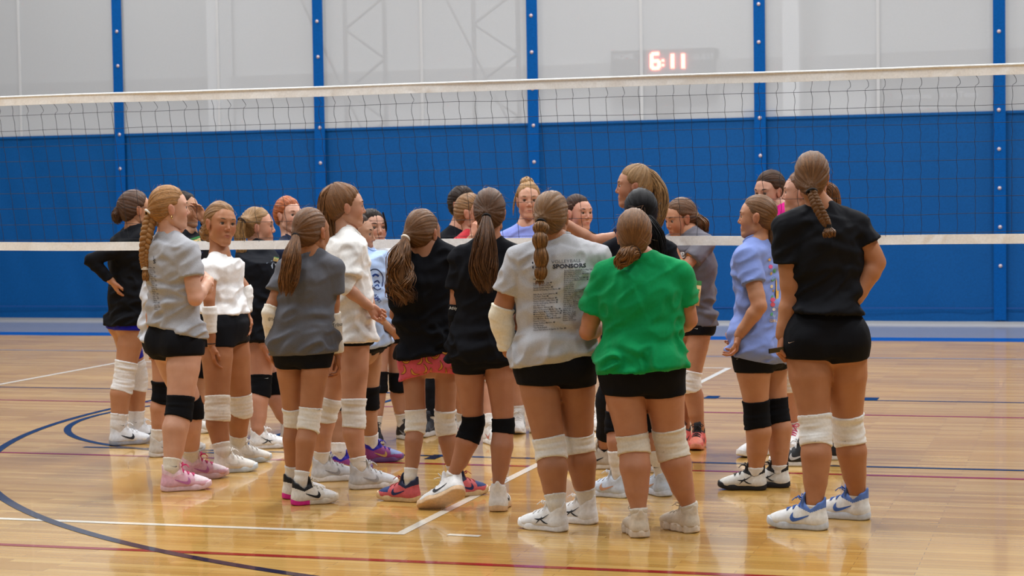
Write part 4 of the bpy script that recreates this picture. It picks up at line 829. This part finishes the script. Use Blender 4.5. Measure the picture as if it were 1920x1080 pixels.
P['center'] = person('girl in long black tee with straight brown waist-length ponytail, one foot crossed behind', (917, 352), (850, 953, -72, 24, 42), (935, 957, 6), 0, pel=(906, 655), nk=(917, 450), kl=(888, 794), kr=(944, 797), lift=(.045, 0),
    el=(856, 590, 0), wl=(864, 655, .05), er=(978, 585, .1), wr=(962, 640, .2), w=(62, 42, 43, 23), hipw=114, skn='b98062', hair='634629', tie=(913, 403, -.11), tail=[(912, 407, -.13), (910, 450, -.17), (906, 500, -.17), (916, 550, -.16)], tailw=(14, 40, 56, 34), wav=.25, ntail=80,
    shirt=('15161b', 0.), torso=[(908, 515, 116), (904, 590, 100), (908, 660, 106)], hem=(676, 672), slv=.56, shem=(700, 682), pads=((778, 826), (784, 812)), padc='0e0f13', sleeves=[(0, '101116', .5, .95, .008)], socks='e8e6e2', sockz=.13, shoec=('e8e6e4', 'dcb890', 'f0eeec', '1c1e24'), shstyle='high')
P['blonde_far'] = person('blonde girl with a top bun in a periwinkle tee, facing the camera beyond the net', (990, 340), (1006, 806, 178), (972, 808, 182), 180, pel=(986, 600), nk=(986, 424), hy=176, w=(44, 36, 34, 24), hipw=88, skn='cf9c80', hair='a88a5c', tie=(988, 348, .05), tail=[(988, 345, .04)], tailw=(26,), tstyle='bun', tiecol='',
    shirt=('8492d6', .04), torso=[(984, 480, 98), (986, 540, 84), (986, 600, 82)], hem=(610, 610), shem=(640, 640), shoec=WHS, curl=.3, bang=[[(970, 358, -.02), (964, 380, -.03), (962, 405, -.04)]])
P['sponsors'] = person('broad girl in pale grey sponsors tee with bubble braid and white arm pad', (1034, 357), (1044, 995, -58), (1100, 981, -60), -8, pel=(1040, 676), nk=(1046, 450), hy=12, kl=(1032, 840), kr=(1085, 830),
    el=(938, 592, 0), wl=(954, 660, .02), tl=(962, 690, .02), er=(1128, 590, .12), wr=(1110, 630, .26), w=(80, 60, 57, 33), hipw=146, skn='b47c5a', hair='8a6c48', tie=(1016, 413, -.1), tail=[(1015, 418, -.13), (1013, 450, -.16), (1015, 500, -.17), (1011, 536, -.16)], tailw=(30, 28, 25, 18), tstyle='bubble', turns=4,
    shirt=('b2b2b6', .12), torso=[(1043, 525, 158), (1041, 595, 140), (1040, 655, 138)], hem=(680, 664), slv=.6, shw=1.26, arm=1.3, shem=(718, 724), pads=((820, 862), (812, 850)), padc='e8e6e0', sleeves=[(0, 'e6ddc8', .52, .97, .011)], logo='bird', shoec=('ebebeb', 'f2f2f2', 'f0f0f0', '20242a'), socks='e2dfd8')
P['green'] = person('girl in bright green tee with a low twisted knot of brown hair', (1188, 390), (1198, 1006, -14), (1292, 997, -40), 0, pel=(1202, 690), nk=(1202, 480), hy=-4, kl=(1188, 832), kr=(1256, 826),
    el=(1102, 622, .05), wl=(1140, 610, .3), er=(1292, 600, .05), wr=(1270, 620, .3), w=(84, 62, 59, 32), hipw=150, skn='c48a6a', hair='84633f', tie=(1188, 470, -.08), tail=[(1190, 474, -.09), (1176, 478, -.12), (1164, 492, -.12), (1158, 506, -.12)], tailw=(26, 34, 26, 10), tiecol='2a1c14', wav=.5,
    shirt=('0a9052', 0.), torso=[(1200, 560, 160), (1205, 630, 142), (1203, 685, 142)], hem=(694, 686), slv=.66, swid=1.3, shw=1.2, arm=1.25, shem=(738, 742), pads=((814, 852), (802, 860)), padc='dcd2c2', sockz=.13, socks='dcd4c6', shstyle='chunky', shoec=('d6c8b4', 'e0d0bc', 'c8bca8', '26262a'), logo=None)
P['black_hair'] = person('black-haired girl in black tee behind the green tee, pale blue shoes', (1200, 355), (1162, 932, -62), (1242, 929, -25), 0, pel=(1196, 640), nk=(1196, 440), hy=-12, kl=(1156, 795), kr=(1226, 795), w=(62, 44, 40, 27), hipw=110, skn='c08a6c', hair='14141c', tie=(1205, 420, -.09), tail=[(1206, 410, -.1), (1225, 440, -.1), (1236, 480, -.1), (1238, 500, -.1)], tailw=(30, 40, 30, 14), fullhair=.006,
    shirt=('14151b', 0.), torso=[(1192, 520, 124), (1194, 590, 112), (1196, 640, 112)], hem=(650, 650), shem=(690, 690), pads=((772, 812), (772, 812)), padc='101115', sockz=.24, shoec=('c4d0e0', 'd4dce8', 'd8dce4', 'c89878'))
P['coach'] = person('woman in navy tee and black leggings stretching out her arm, with full high ponytail', (1188, 308), (1134, 878, -100), (1246, 884, -90), -96, pel=(1190, 600), nk=(1190, 412), hy=-92, kl=(1140, 745), kr=(1225, 745), el=(1112, 453, -.2), wl=(1056, 416, -.22), tl=(1036, 400, -.22),
    er=(1175, 520, .15), w=(62, 46, 42, 28), hipw=76, skn='ba8466', hair='a48c6a', tie=(1202, 322, 0), tail=[(1204, 318, 0), (1224, 334, 0), (1239, 364, 0), (1238, 404, 0), (1228, 436, 0)], tailw=(12, 24, 26, 22, 12), tiecol='a89070', wav=.4, ntail=90,
    shirt=('1d2238', .04), torso=[(1186, 475, 82), (1190, 540, 78), (1190, 600, 80)], hem=(615, 615), slv=.5, bust=.05, shem=(650, 650), leggings=('111217', (.17, .17)), socks='202024', sockz=.11, shoec=('b8ac9c', 'd8d0c4', 'b8ac9c', '1c1c20'), hs=.98)
P['cards'] = person('brown-haired girl in black tee whose face shows under the outstretched arm', (1084, 364), (1092, 802, 150), (1106, 804, 150), 150, pel=(1092, 590), nk=(1085, 434), hy=138, w=(42, 35, 32, 23), hipw=80, skn='cc967e', hair='43302a', tie=(1072, 385, .14), tail=None,
    shirt=('17181e', 0.), torso=[(1090, 480, 88), (1092, 540, 78), (1092, 590, 78)], hem=(600, 600), shem=(632, 632), shoec=WHS)
P['thinking'] = person('girl in dark grey tee resting her chin on her hand, coral and black shoes', (1274, 372), (1310, 838, 188), (1283, 834, 200), -142, pel=(1296, 612), nk=(1290, 430), hy=-122, hp=14, kl=(1294, 714), kr=(1276, 716), el=(1279, 508, -.19), wl=(1262, 464, -.18), tl=(1250, 442, -.13), er=(1250, 510, 0), wr=(1254, 470, -.1), curl=.7,
    w=(46, 37, 36, 25), hipw=76, skn='c08866', hair='6c4e30', tie=(1303, 408, .0), tail=[(1305, 408, .0), (1316, 420, 0), (1322, 440, .02)], tailw=(18, 26, 14), tiecol='6c4e30', shirt=('6a6870', .08), torso=[(1300, 500, 82), (1302, 550, 74), (1298, 595, 68)], hem=(604, 606), slv=.6, swid=1.2, shem=(626, 622),
    pads=((696, 732), (696, 732)), padc='e8e6e2', socks=None, shoec=('d8645c', 'd88868', '16161a', '16161a', 'e0806a', '15151a'), shstyle='high')
P['periwinkle'] = person('girl in periwinkle tee seen in left profile, with black knee pads and colourful back print', (1418, 365), (1418, 918, -85), (1462, 913, -80), -68, pel=(1424, 652), nk=(1420, 450), hs=.92, hy=-86, kl=(1419, 772), kr=(1455, 768), el=(1424, 574, -.22), wl=(1386, 628, -.20), tl=(1378, 662, -.18),
    curl=.45, pnl=(-100, 0), er=(1400, 560, .15), wr=(1385, 610, .12), w=(70, 48, 48, 33), hipw=94, skn='c48c6a', hair='7c5c38', tie=(1441, 417, 0), tail=[(1443, 418, 0), (1451, 445, 0), (1448, 475, 0), (1444, 492, 0)], tailw=(12, 24, 24, 10), shirt=('7e90cc', .05), arm=1.2, torso=[(1416, 502, 82), (1424, 580, 82), (1424, 660, 88)], hem=(658, 680), slv=.55,
    bust=.04, shem=(694, 694), pads=((750, 802), (748, 794)), padc='0f1014', sockz=.12, logo='bird', shoec=('dcdad4', '1a1a1e', '16161a', '1a1a20', 'e0ded8', '1a1a1e'))
P['pink'] = person('dark-haired girl in hot pink top looking down, beyond the net', (1442, 320), (1490, 838, -170), (1432, 852, -140), -148, pel=(1464, 600), nk=(1458, 384), hy=-140, hp=10, kl=(1478, 708), kr=(1438, 712), w=(46, 38, 36, 25), hipw=84, skn='cf9c84', hair='4c3a30', tie=(1474, 362, .06), tail=[(1476, 364, .06), (1484, 385, .05), (1486, 405, .04)], tailw=(12, 18, 8),
    shirt=('d8268a', 0.), torso=[(1464, 460, 92), (1466, 530, 80), (1465, 590, 80)], hem=(600, 600), shem=(636, 636), pads=((688, 728), (688, 728)), padc='e8e8e8', shoec=('e6e6e6', 'f0f0f0', 'd04a70', 'c04040'))
P['profile'] = person('girl in left profile just behind the tallest girl, small stud earring and black shoes', (1500, 320, .08), (1514, 873, -88), (1564, 861, -88), -90, pel=(1520, 610, .08), nk=(1516, 406, .08), hy=-92, kl=(1518, 745), kr=(1540, 745), w=(54, 40, 38, 26), hipw=74, skn='cf9a80', hair='7a5636', tie=(1536, 347, 0), tail=[(1540, 347, 0), (1560, 356, 0), (1566, 385, 0), (1562, 400, 0)], tailw=(14, 22, 20, 8), tiecol='7a5636',
    shirt=('15161b', 0.), torso=[(1518, 470, 76), (1520, 540, 72), (1520, 600, 74)], hem=(610, 610), shem=(645, 645), sockz=.24, shoec=('1c1d22', 'dcdcdc', 'c8c8c8', 'b8b8bc'))
P['tallest'] = person('tallest girl in black tee and shorts with a short braid, phone in hand, blue-trimmed shoes', (1523, 283), (1528, 992, -74), (1608, 973, -70), -14, pel=(1548, 642), nk=(1541, 388), hy=6, kl=(1530, 806), kr=(1590, 804), el=(1484, 560, -.02), wl=(1467, 628, -.04), tl=(1460, 668, -.06), curl=.7, er=(1642, 492, .05), wr=(1606, 560, .0), tr=(1590, 580, .0),
    w=(88, 59, 57, 35), hipw=146, skn='ba805c', hair='7c5c38', tie=(1521, 357, -.12), tail=[(1522, 360, -.14), (1532, 385, -.16), (1546, 412, -.17), (1553, 424, -.17), (1556, 446, -.17)], tailw=(18, 21, 19, 13, 24), tstyle='braid', turns=4.2, shirt=('14151a', 0.), arm=1.28, torso=[(1550, 455, 130), (1559, 520, 106), (1553, 590, 122)], hem=(578, 584), slv=.5, shw=1.0, colr=.052,
    shem=(668, 672), pads=((778, 836), (776, 834)), padc='e8e6e2', sockz=.115, shoec=('e4e4e2', 'ccd2da', '3f66b4', '3f66b4', 'e6e6e6', '5a7cc4'))

# ------------------------------------------------------------------ prints, logos and small things
def on(p, pts2, Q, px, py, scale, col, name, part='shirt', ang=0., rdir=None, udir=None, lift=.0022, parent=None, par_obj=None, V3=None):
    """print laid on a garment; px,py = where its origin sits; scale in metres"""
    par_obj = par_obj or p[part]; me = par_obj.data; n = len(me.vertices); co = np.empty(n*3, np.float32); me.vertices.foreach_get('co', co); co = co.reshape(-1, 3)+p['mid']
    fs = [tuple(f.vertices) for f in me.polygons]; key = ('bvh', par_obj.name)
    if key not in MATS: MATS[key] = BVHTree.FromPolygons(co.tolist(), fs)
    bv = MATS[key]; d = nrm(ray(px, py)) if rdir is None else nrm(rdir); u = CR if udir is None else nrm(udir); u = nrm(u-(u@d)*d); v = nrm(np.cross(u, d)); v = v if v[2] > 0 else -v
    a = math.radians(ang); u, v = u*math.cos(a)+v*math.sin(a), v*math.cos(a)-u*math.sin(a)
    r0 = bv.ray_cast(Vector(CP), Vector(nrm(ray(px, py))))
    if r0[0] is None: print('MISS', name, px, py); return None
    o = np.array(r0[0])-d*.6; V, q = drape(np.array(pts2)*scale, Q, o, u, v, d, bv, lift)
    if not len(q): return None
    ob = link(name, mesh_np(name, V-p['mid'], q, False), plain('print_'+col, col, .8), par_obj); return ob
def kid(p, name, i=0):
    L = [c for c in p['root'].children if c.name.split('.')[0] == name]; return L[i] if i < len(L) else None
def txt(p, s, px, py, hpx, col, bold=0., ang=0., sx=1., name='lettering', res=2, **k):
    V, F = text_mesh(s, 1., bold, res, sx); return on(p, V, F, px, py, hpx*1.4*p['mpp'], col, name, ang=ang, **k)
def disc2(n=10): return np.array([(math.cos(a)*.5, math.sin(a)*.5) for a in np.linspace(0, 2*math.pi, n, endpoint=False)]), [tuple(range(n))]
def quad2(w, h): return np.array([(0, 0), (w, 0), (w, h), (0, h)]), [(0, 1, 2, 3)]
# grey tee back list
D_ = P['sponsors']; INK = '2a2c38'
txt(D_, '1st', 995, 503, 12, INK, .03, 3); txt(D_, 'WHITE', 1001, 508, 5, '6a6a74', 0, 3)
txt(D_, 'VOLLEYBALL', 1034, 494, 6.2, '50525e', -.012, 3, 1.12); txt(D_, 'SPONSORS', 1036.5, 503.5, 7.4, INK, .035, 2.5, 1.22)
LC1 = ['', '', '', 'Hardware, MI', '', 'Insurance, Cass City, MI', 'Farms & Dental Family', 'Family Dental Centre, MI', 'Electric & Heating, Port Huron, MI', '', 'Auto Body, Scott Cameron, MI', 'City Farm, Peck, MI', 'Feed & Landscape, Almont, MI', 'Flower Shoppe, Lakes Clinic, MI', 'Golf & Landscaping, Almont, MI', 'Jims Hair Salon', 'Kitty Bakery, Almont, MI', 'Lapeer & Northern Media, Yale, MI', 'Mikes Family Market, Burton City, MI', 'Monroe Family Veterinary Clinic, MI', 'Orthodontics at Maple Creek', 'Park Machine, Burial & Monuments', 'Pizzeria Corner', 'Shaws Clothes, Marlette, MI', 'Sue Kitchens', 'Tims Body Repair', 'Union Pest Services & Sports, St. Clair, MI']
LC2 = ['Barrys House, Heating & Cooling, Yale, MI', 'Blue Water & Furniture Store', 'Blue Water & Furniture Marysville, MI', 'Booker & Excavating', 'Brown Landscaping, Paint Mill, MI', 'Burkes & Son Market, Romeo, MI', 'Burn & Bolt', 'Dairy & Farms', 'Dawn & Paige', 'Denim & Lace', 'Edge Ventures and Heating, MI', 'First National Bank Yale', 'Gales Hair Centre', 'Gratiot Septic Service', 'Harbor Oil & Gas, Yale', 'Joes Barber Shop', 'Kens & Sons Market Supply', 'Lake & River Rentals', 'Larry & Mary Ross', 'Lucy & Son Sunoco', 'Mainly Gas Co', 'Mikes Auto Body', 'Nick Hair & Lane', 'Nelson Paving Co', 'Power Family', 'Richmond Corner']
for k, s in enumerate(LC1):
    if s: txt(D_, s, 1000, 512.5+k*4.15, 3.1, '43444c', .006, 3.5, .82, res=0)
for k, s in enumerate(LC2): txt(D_, s, 1058+(-.1*k), 509+k*3.72, 3.0, '43444c', .006, 3.5, .80, res=0)
D_ = P['braid_grey']; bk = -D_['fw']
txt(D_, 'S', 287, 494, 7, INK, .03, 0); txt(D_, 'L', 287, 486, 6, '60626c')
for k in range(20): txt(D_, ['Hair, MI', 'and Co', 'City, MI', 'Farm'][k % 4], 279+k*.55, 503+k*4.1, 3.1, '4a4a52', .0, -3, .75, res=0)
# pale blue tee: animal-head mascot in lines with letters under it
D_ = P['light_blue']
def ringpts(pts, w):
    pts = np.array(pts, float); t = np.gradient(pts, axis=0); n = np.stack([-t[:, 1], t[:, 0]], 1); n /= np.maximum(np.linalg.norm(n, axis=1), 1e-6)[:, None]; return strips(pts+n*w/2, pts-n*w/2)
for pts, w, c in (([(0, 0), (.25, .18), (.6, .16), (.85, -.05)], .08, '20264a'), ([(.0, -.05), (.1, -.7), (.5, -1.25), (.9, -1.1), (1., -.4), (.85, -.05)], .07, '2a3468'), ([(.25, -.3), (.45, -.18), (.7, -.3)], .14, '123a86'), ([(.35, -.75), (.6, -.62), (.75, -.8)], .1, '2a3468'), ([(.4, -1.), (.62, -.9), (.7, -1.05)], .08, '123a86')):
    V, Q = ringpts(bez([(x, y, 0) for x, y in pts], 12)[:, :2], w); on(D_, V, Q, 692, 510, 26*D_['mpp'], c, 'printed_mascot_line')
txt(D_, 'ARES', 700, 553, 6, '3a4470', .01, -55); V, Q = disc2(14); on(D_, V*[1, .5], Q, 706, 561, 12*D_['mpp'], '3a4a80', 'printed_oval')
# periwinkle back print: flowers, leaves and small letters
D_ = P['periwinkle']; r = np.random.default_rng(5)
for x, y, sz, c, a in ((1443, 487, 5, 'e8c070', 0), (1445, 500, 8, 'd05080', 0), (1452, 508, 8, '58a070', 1), (1446, 513, 6, 'c8a060', 1), (1450, 523, 10, '60a070', 1), (1447, 537, 7, 'd8c090', 1), (1450, 545, 5, 'b08840', 1), (1448, 556, 6, '58906c', 1), (1449, 562, 9, 'c84a6a', 0), (1449, 571, 9, 'd05464', 0), (1451, 580, 6, 'e8e4e0', 0), (1447, 589, 7, '58a070', 1), (1452, 592, 6, 'a8c0c8', 1)):
    V, Q = disc2(8); on(D_, V*[.7, 1.] if a else V, Q, x, y, sz*D_['mpp'], c, 'printed_flower' if not a else 'printed_leaf', ang=r.random()*80-40)
V, Q = quad2(.08, 1); on(D_, V, Q, 1455, 577, 62*D_['mpp'], 'd8a850', 'printed_frame'); txt(D_, 'GIRLS', 1443, 604, 5, 'd8b890', .02)
# other chest prints
D_ = P['glasses']; V, Q = quad2(1, .55); on(D_, V, Q, 353, 487, 26*D_['mpp'], '4a5c94', 'printed_panel'); txt(D_, 'S', 356, 480, 10, 'a8b8d0', .03, lift=.004); txt(D_, 'VOLLEYBALL', 355, 490, 5, '9a98b8', .0, lift=.004)
D_ = P['sandy']; txt(D_, 'W', 506, 505, 13, 'a8b8cc', .03, 25)
D_ = P['coach']; V, Q = disc2(20); on(D_, V*[.72, 1], Q, 1142, 452, 34*D_['mpp'], 'aeb6c6', 'printed_oval', ang=-30); txt(D_, 'F', 1135, 456, 16, '1d2238', .01, -20, lift=.004)
D_ = P['thinking']; txt(D_, 'B', 1277, 484, 11, 'e0e0e0', .03, 10); txt(D_, 'K', 1286, 482, 11, 'e0a850', .03, 10)
# small name cards stuck on shirts
def card(key, px, py, w, h, ang, label, c='e4c488'):
    D_ = P[key]; V, Q = quad2(w, h); pp = D_['mpp']; u = CR*math.cos(math.radians(ang))+CU*math.sin(math.radians(ang)); v = CU*math.cos(math.radians(ang))-CR*math.sin(math.radians(ang)); o = D_['U'](px, py, -.15)
    bvk = D_['shirtV']; bv = BVHTree.FromPolygons(bvk[0].tolist(), bvk[1].tolist()); h0 = bv.ray_cast(Vector(CP), Vector(nrm(ray(px, py)))); o = np.array(h0[0])-CF*.03 if h0[0] is not None else D_['U'](px, py, 0)
    c_ = D_['add']('name_card', *_slab(o, u*w*pp, v*h*pp, CF*.002), plain('card_'+c, c, .7)); c_['label'] = label
    g = _slab(o-CF*.0012+v*h*pp*.82, u*w*pp, v*h*pp*.18, CF*.001); link('card_border', mesh_np('b', np.array(g[0])-D_['mid'], g[1], False), plain('card_green', '4a9a58', .7), c_)
    for j in range(3): g = _slab(o-CF*.0012+v*h*pp*(.2+.2*j)+u*w*pp*.15, u*w*pp*(.5+.1*j), v*h*pp*.06, CF*.001); link('card_writing', mesh_np('b', np.array(g[0])-D_['mid'], g[1], False), plain('card_green', '4a9a58', .7), c_)
def _slab(o, u, v, w):
    P8 = [o+a*u+b*v+c*w for a in (0, 1) for b in (0, 1) for c in (0, 1)]; return np.array(P8), np.array([(0, 1, 3, 2), (4, 6, 7, 5), (0, 4, 5, 1), (2, 3, 7, 6), (0, 2, 6, 4), (1, 5, 7, 3)])
card('glasses', 363, 470, 20, 22, 18, 'cream name card with green border'); card('sandy', 513, 489, 9, 8, -15, 'cream name card'); card('thinking', 1296, 572, 14, 46, -6, 'yellow name card'); card('pale_grey', 714, 558, 9, 26, -8, 'yellow name card')
# pad, sock and shorts logos
def logo(key, part, i, px, py, wpx, col, ang=0, flip=False):
    o = kid(P[key], part, i)
    if o is None: return
    V, Q = swoosh2d(); V = V*[1, .42] if not flip else V*[-1, .42]+[1, 0]; on(P[key], V, Q, px, py, wpx*P[key]['mpp'], col, 'logo', par_obj=o, ang=ang)
for a in (('tallest', 'knee_pad', 0, 1522, 829, 8, '3a3c40', 10, 1), ('tallest', 'knee_pad', 1, 1578, 829, 8, '3a3c40', 8, 1), ('tallest', 'shorts', 0, 1478, 644, 13, 'd8b8a0', 8, 0), ('sponsors', 'knee_pad', 0, 1012, 860, 12, '50504e', 4, 1), ('green', 'knee_pad', 1, 1239, 850, 7, '50483e', 20, 1),
          ('charcoal', 'knee_pad', 1, 592, 771, 9, '303030', 18, 1), ('sandy', 'arm_sleeve', 0, 487, 636, 12, 'c8ccd4', 20, 1), ('sandy', 'knee_pad', 1, 495, 711, 8, 'd8d8d8', 10, 1), ('periwinkle', 'shorts', 0, 1381, 674, 7, 'd8d8d8', 20, 0), ('thinking', 'shorts', 0, 1299, 617, 9, 'd8d8d8', 0, 1),
          ('thinking', 'knee_pad', 0, 1284, 703, 14, '202024', 25, 0), ('far_left', 'sock', 1, 221, 798, 11, '202024', -5, 1), ('far_left', 'sock', 0, 247, 792, 9, '202024', -5, 1), ('charcoal', 'sock', 1, 566, 916, 14, '202024', -5, 1), ('white_tall', 'sock', 1, 674, 867, 14, '303034', 3, 1), ('light_blue', 'sock', 1, 630, 849, 10, '202024', 0, 1), ('braid_grey', 'sock', 1, 316, 876, 15, '303030', 0, 1),
          ('black_hair', 'sock', 1, 1226, 878, 14, '202024', 0, 0), ('sponsors', 'sock', 1, 1082, 938, 14, '202024', 0, 0)): logo(*a)
for key, i, px, py, s_, col, ang, hh in (('charcoal', 1, 616, 615, '@Tribury', '2a2a2c', 10, 7), ('charcoal', 0, 502, 600, '@Tribury', '2a2a2c', -8, 5), ('center', 0, 842, 580, 'Athlyo', 'e0e0e0', -3, 6)):
    o = kid(P[key], 'arm_sleeve', i)
    if o is not None: txt(P[key], s_, px, py, hh, col, .0, ang, .8, par_obj=o)
# bananas on the pink shorts
D_ = P['banana']; so_ = kid(D_, 'shorts'); so_.data.materials.clear(); so_.data.materials.append(cloth('cc5868', 0., .8)); r = np.random.default_rng(11)
bp = ringpts(bez([(-.5, .12, 0), (-.25, -.1, 0), (.1, -.12, 0), (.5, .2, 0)], 9)[:, :2], .16)[0]; bq = [(i, i+1, 10+i, 9+i) for i in range(8)]; n9 = 9
wv = np.array([.03, .12, .19, .22, .22, .19, .13, .08, .04]); cl = bez([(-.5, .12, 0), (-.25, -.1, 0), (.1, -.12, 0), (.5, .2, 0)], 9)[:, :2]; tt = np.gradient(cl, axis=0); nn = np.stack([-tt[:, 1], tt[:, 0]], 1); nn /= np.linalg.norm(nn, axis=1)[:, None]
bp = np.concatenate([cl+nn*wv[:, None]*.5, cl-nn*wv[:, None]*.5])
bo = np.concatenate([cl*1.07+nn*(wv[:, None]*.5+.035), cl*1.07-nn*(wv[:, None]*.5+.035)])
for x, y, a in ((763, 677, 10), (777, 699, -40), (757, 694, 70), (788, 676, 60), (797, 692, 85), (812, 698, -55), (826, 686, 75), (818, 668, 20), (838, 660, 15), (848, 682, 80), (803, 676, -60), (842, 672, -70), (858, 662, -20), (792, 703, 15), (856, 648, -60), (834, 699, 60)):
    for v_, c_, l_ in ((bo, '5a3014', .0016), (bp, 'c88a3c', .0028)): on(D_, v_, bq, x, y, 17*D_['mpp'], c_, 'printed_banana', par_obj=so_, ang=a, lift=l_)
# jewellery and things in hands
def tor(c, ax, R0, r0, n=16):
    e1 = nrm(np.cross(ax, [.31, .2, .9])); e2 = np.cross(nrm(ax), e1); return tubes([tube([c+R0*(math.cos(x)*e1+math.sin(x)*e2) for x in np.linspace(0, 2*np.pi, n)], r0, 6, ref=ax)])
D_ = P['braid_grey']; GOLD = plain('gold', 'c8a060', .25, .6, .9); D_['add']('hoop_earring', *tor(D_['HC']+D_['HM']@np.array([.085, -.004, -.050]), D_['HM'][:, 0]*.4+D_['HM'][:, 1], .010, .0022), GOLD)
for k_, s_ in (('periwinkle', -1), ('red', 1), ('profile', -1), ('charcoal', 1)):
    D_ = P[k_]; V, Q = tubes([tube([D_['HC']+D_['HM']@np.array([s_*x, -.002, -.036]) for x in (.079, .085)], [.0045, .003], 8)]); D_['add']('ear_stud', V, Q, GOLD)
D_ = P['crop']; pt = D_['arms'][1]; W_ = pt[2]; D_['add']('wrist_band', *tor(W_-nrm(pt[3]-W_)*.012, nrm(W_-pt[1]), .023, .003), plain('band_black', '1a1416', .7))
D_ = P['tallest']; pt = D_['arms'][0]; W_ = pt[2]; D_['add']('bracelet', *tor(W_+nrm(pt[3]-W_)*.0, nrm(W_-pt[1]), .0255, .0016), GOLD)
u_ = nrm(D_['Rd']*.95+D_['Fd']*.35+UP*.12); o_ = D_['U'](1441, 654, -.10); ph = link('phone', mesh_np('phone', *_slab(o_, u_*.085, nrm(np.cross(u_, UP))*.012, -UP*.022+D_['Fd']*.004), False), plain('phone_black', '0c0c10', .2, .6)); tag(ph, 'black phone held low by the tallest girl', 'phone')
D_ = P['glasses']; g1 = [D_['HC']+D_['HM']@np.array(q) for q in ((-.075, .01, .006), (-.055, .08, .006), (-.014, .098, .004), (.014, .098, .004), (.055, .08, .006), (.075, .01, .006))]
V, Q = tubes([tube(bez(g1, 20), .0012, 5)]+[tube([D_['HC']+D_['HM']@np.array([s_*.032+.021*math.cos(a), .094-.004*abs(math.cos(a)), .0+.016*math.sin(a)]) for a in np.linspace(0, 6.28, 16)], .0013, 5) for s_ in (-1, 1)]); D_['add']('glasses', V, Q, plain('frame_black', '1a1614', .4))
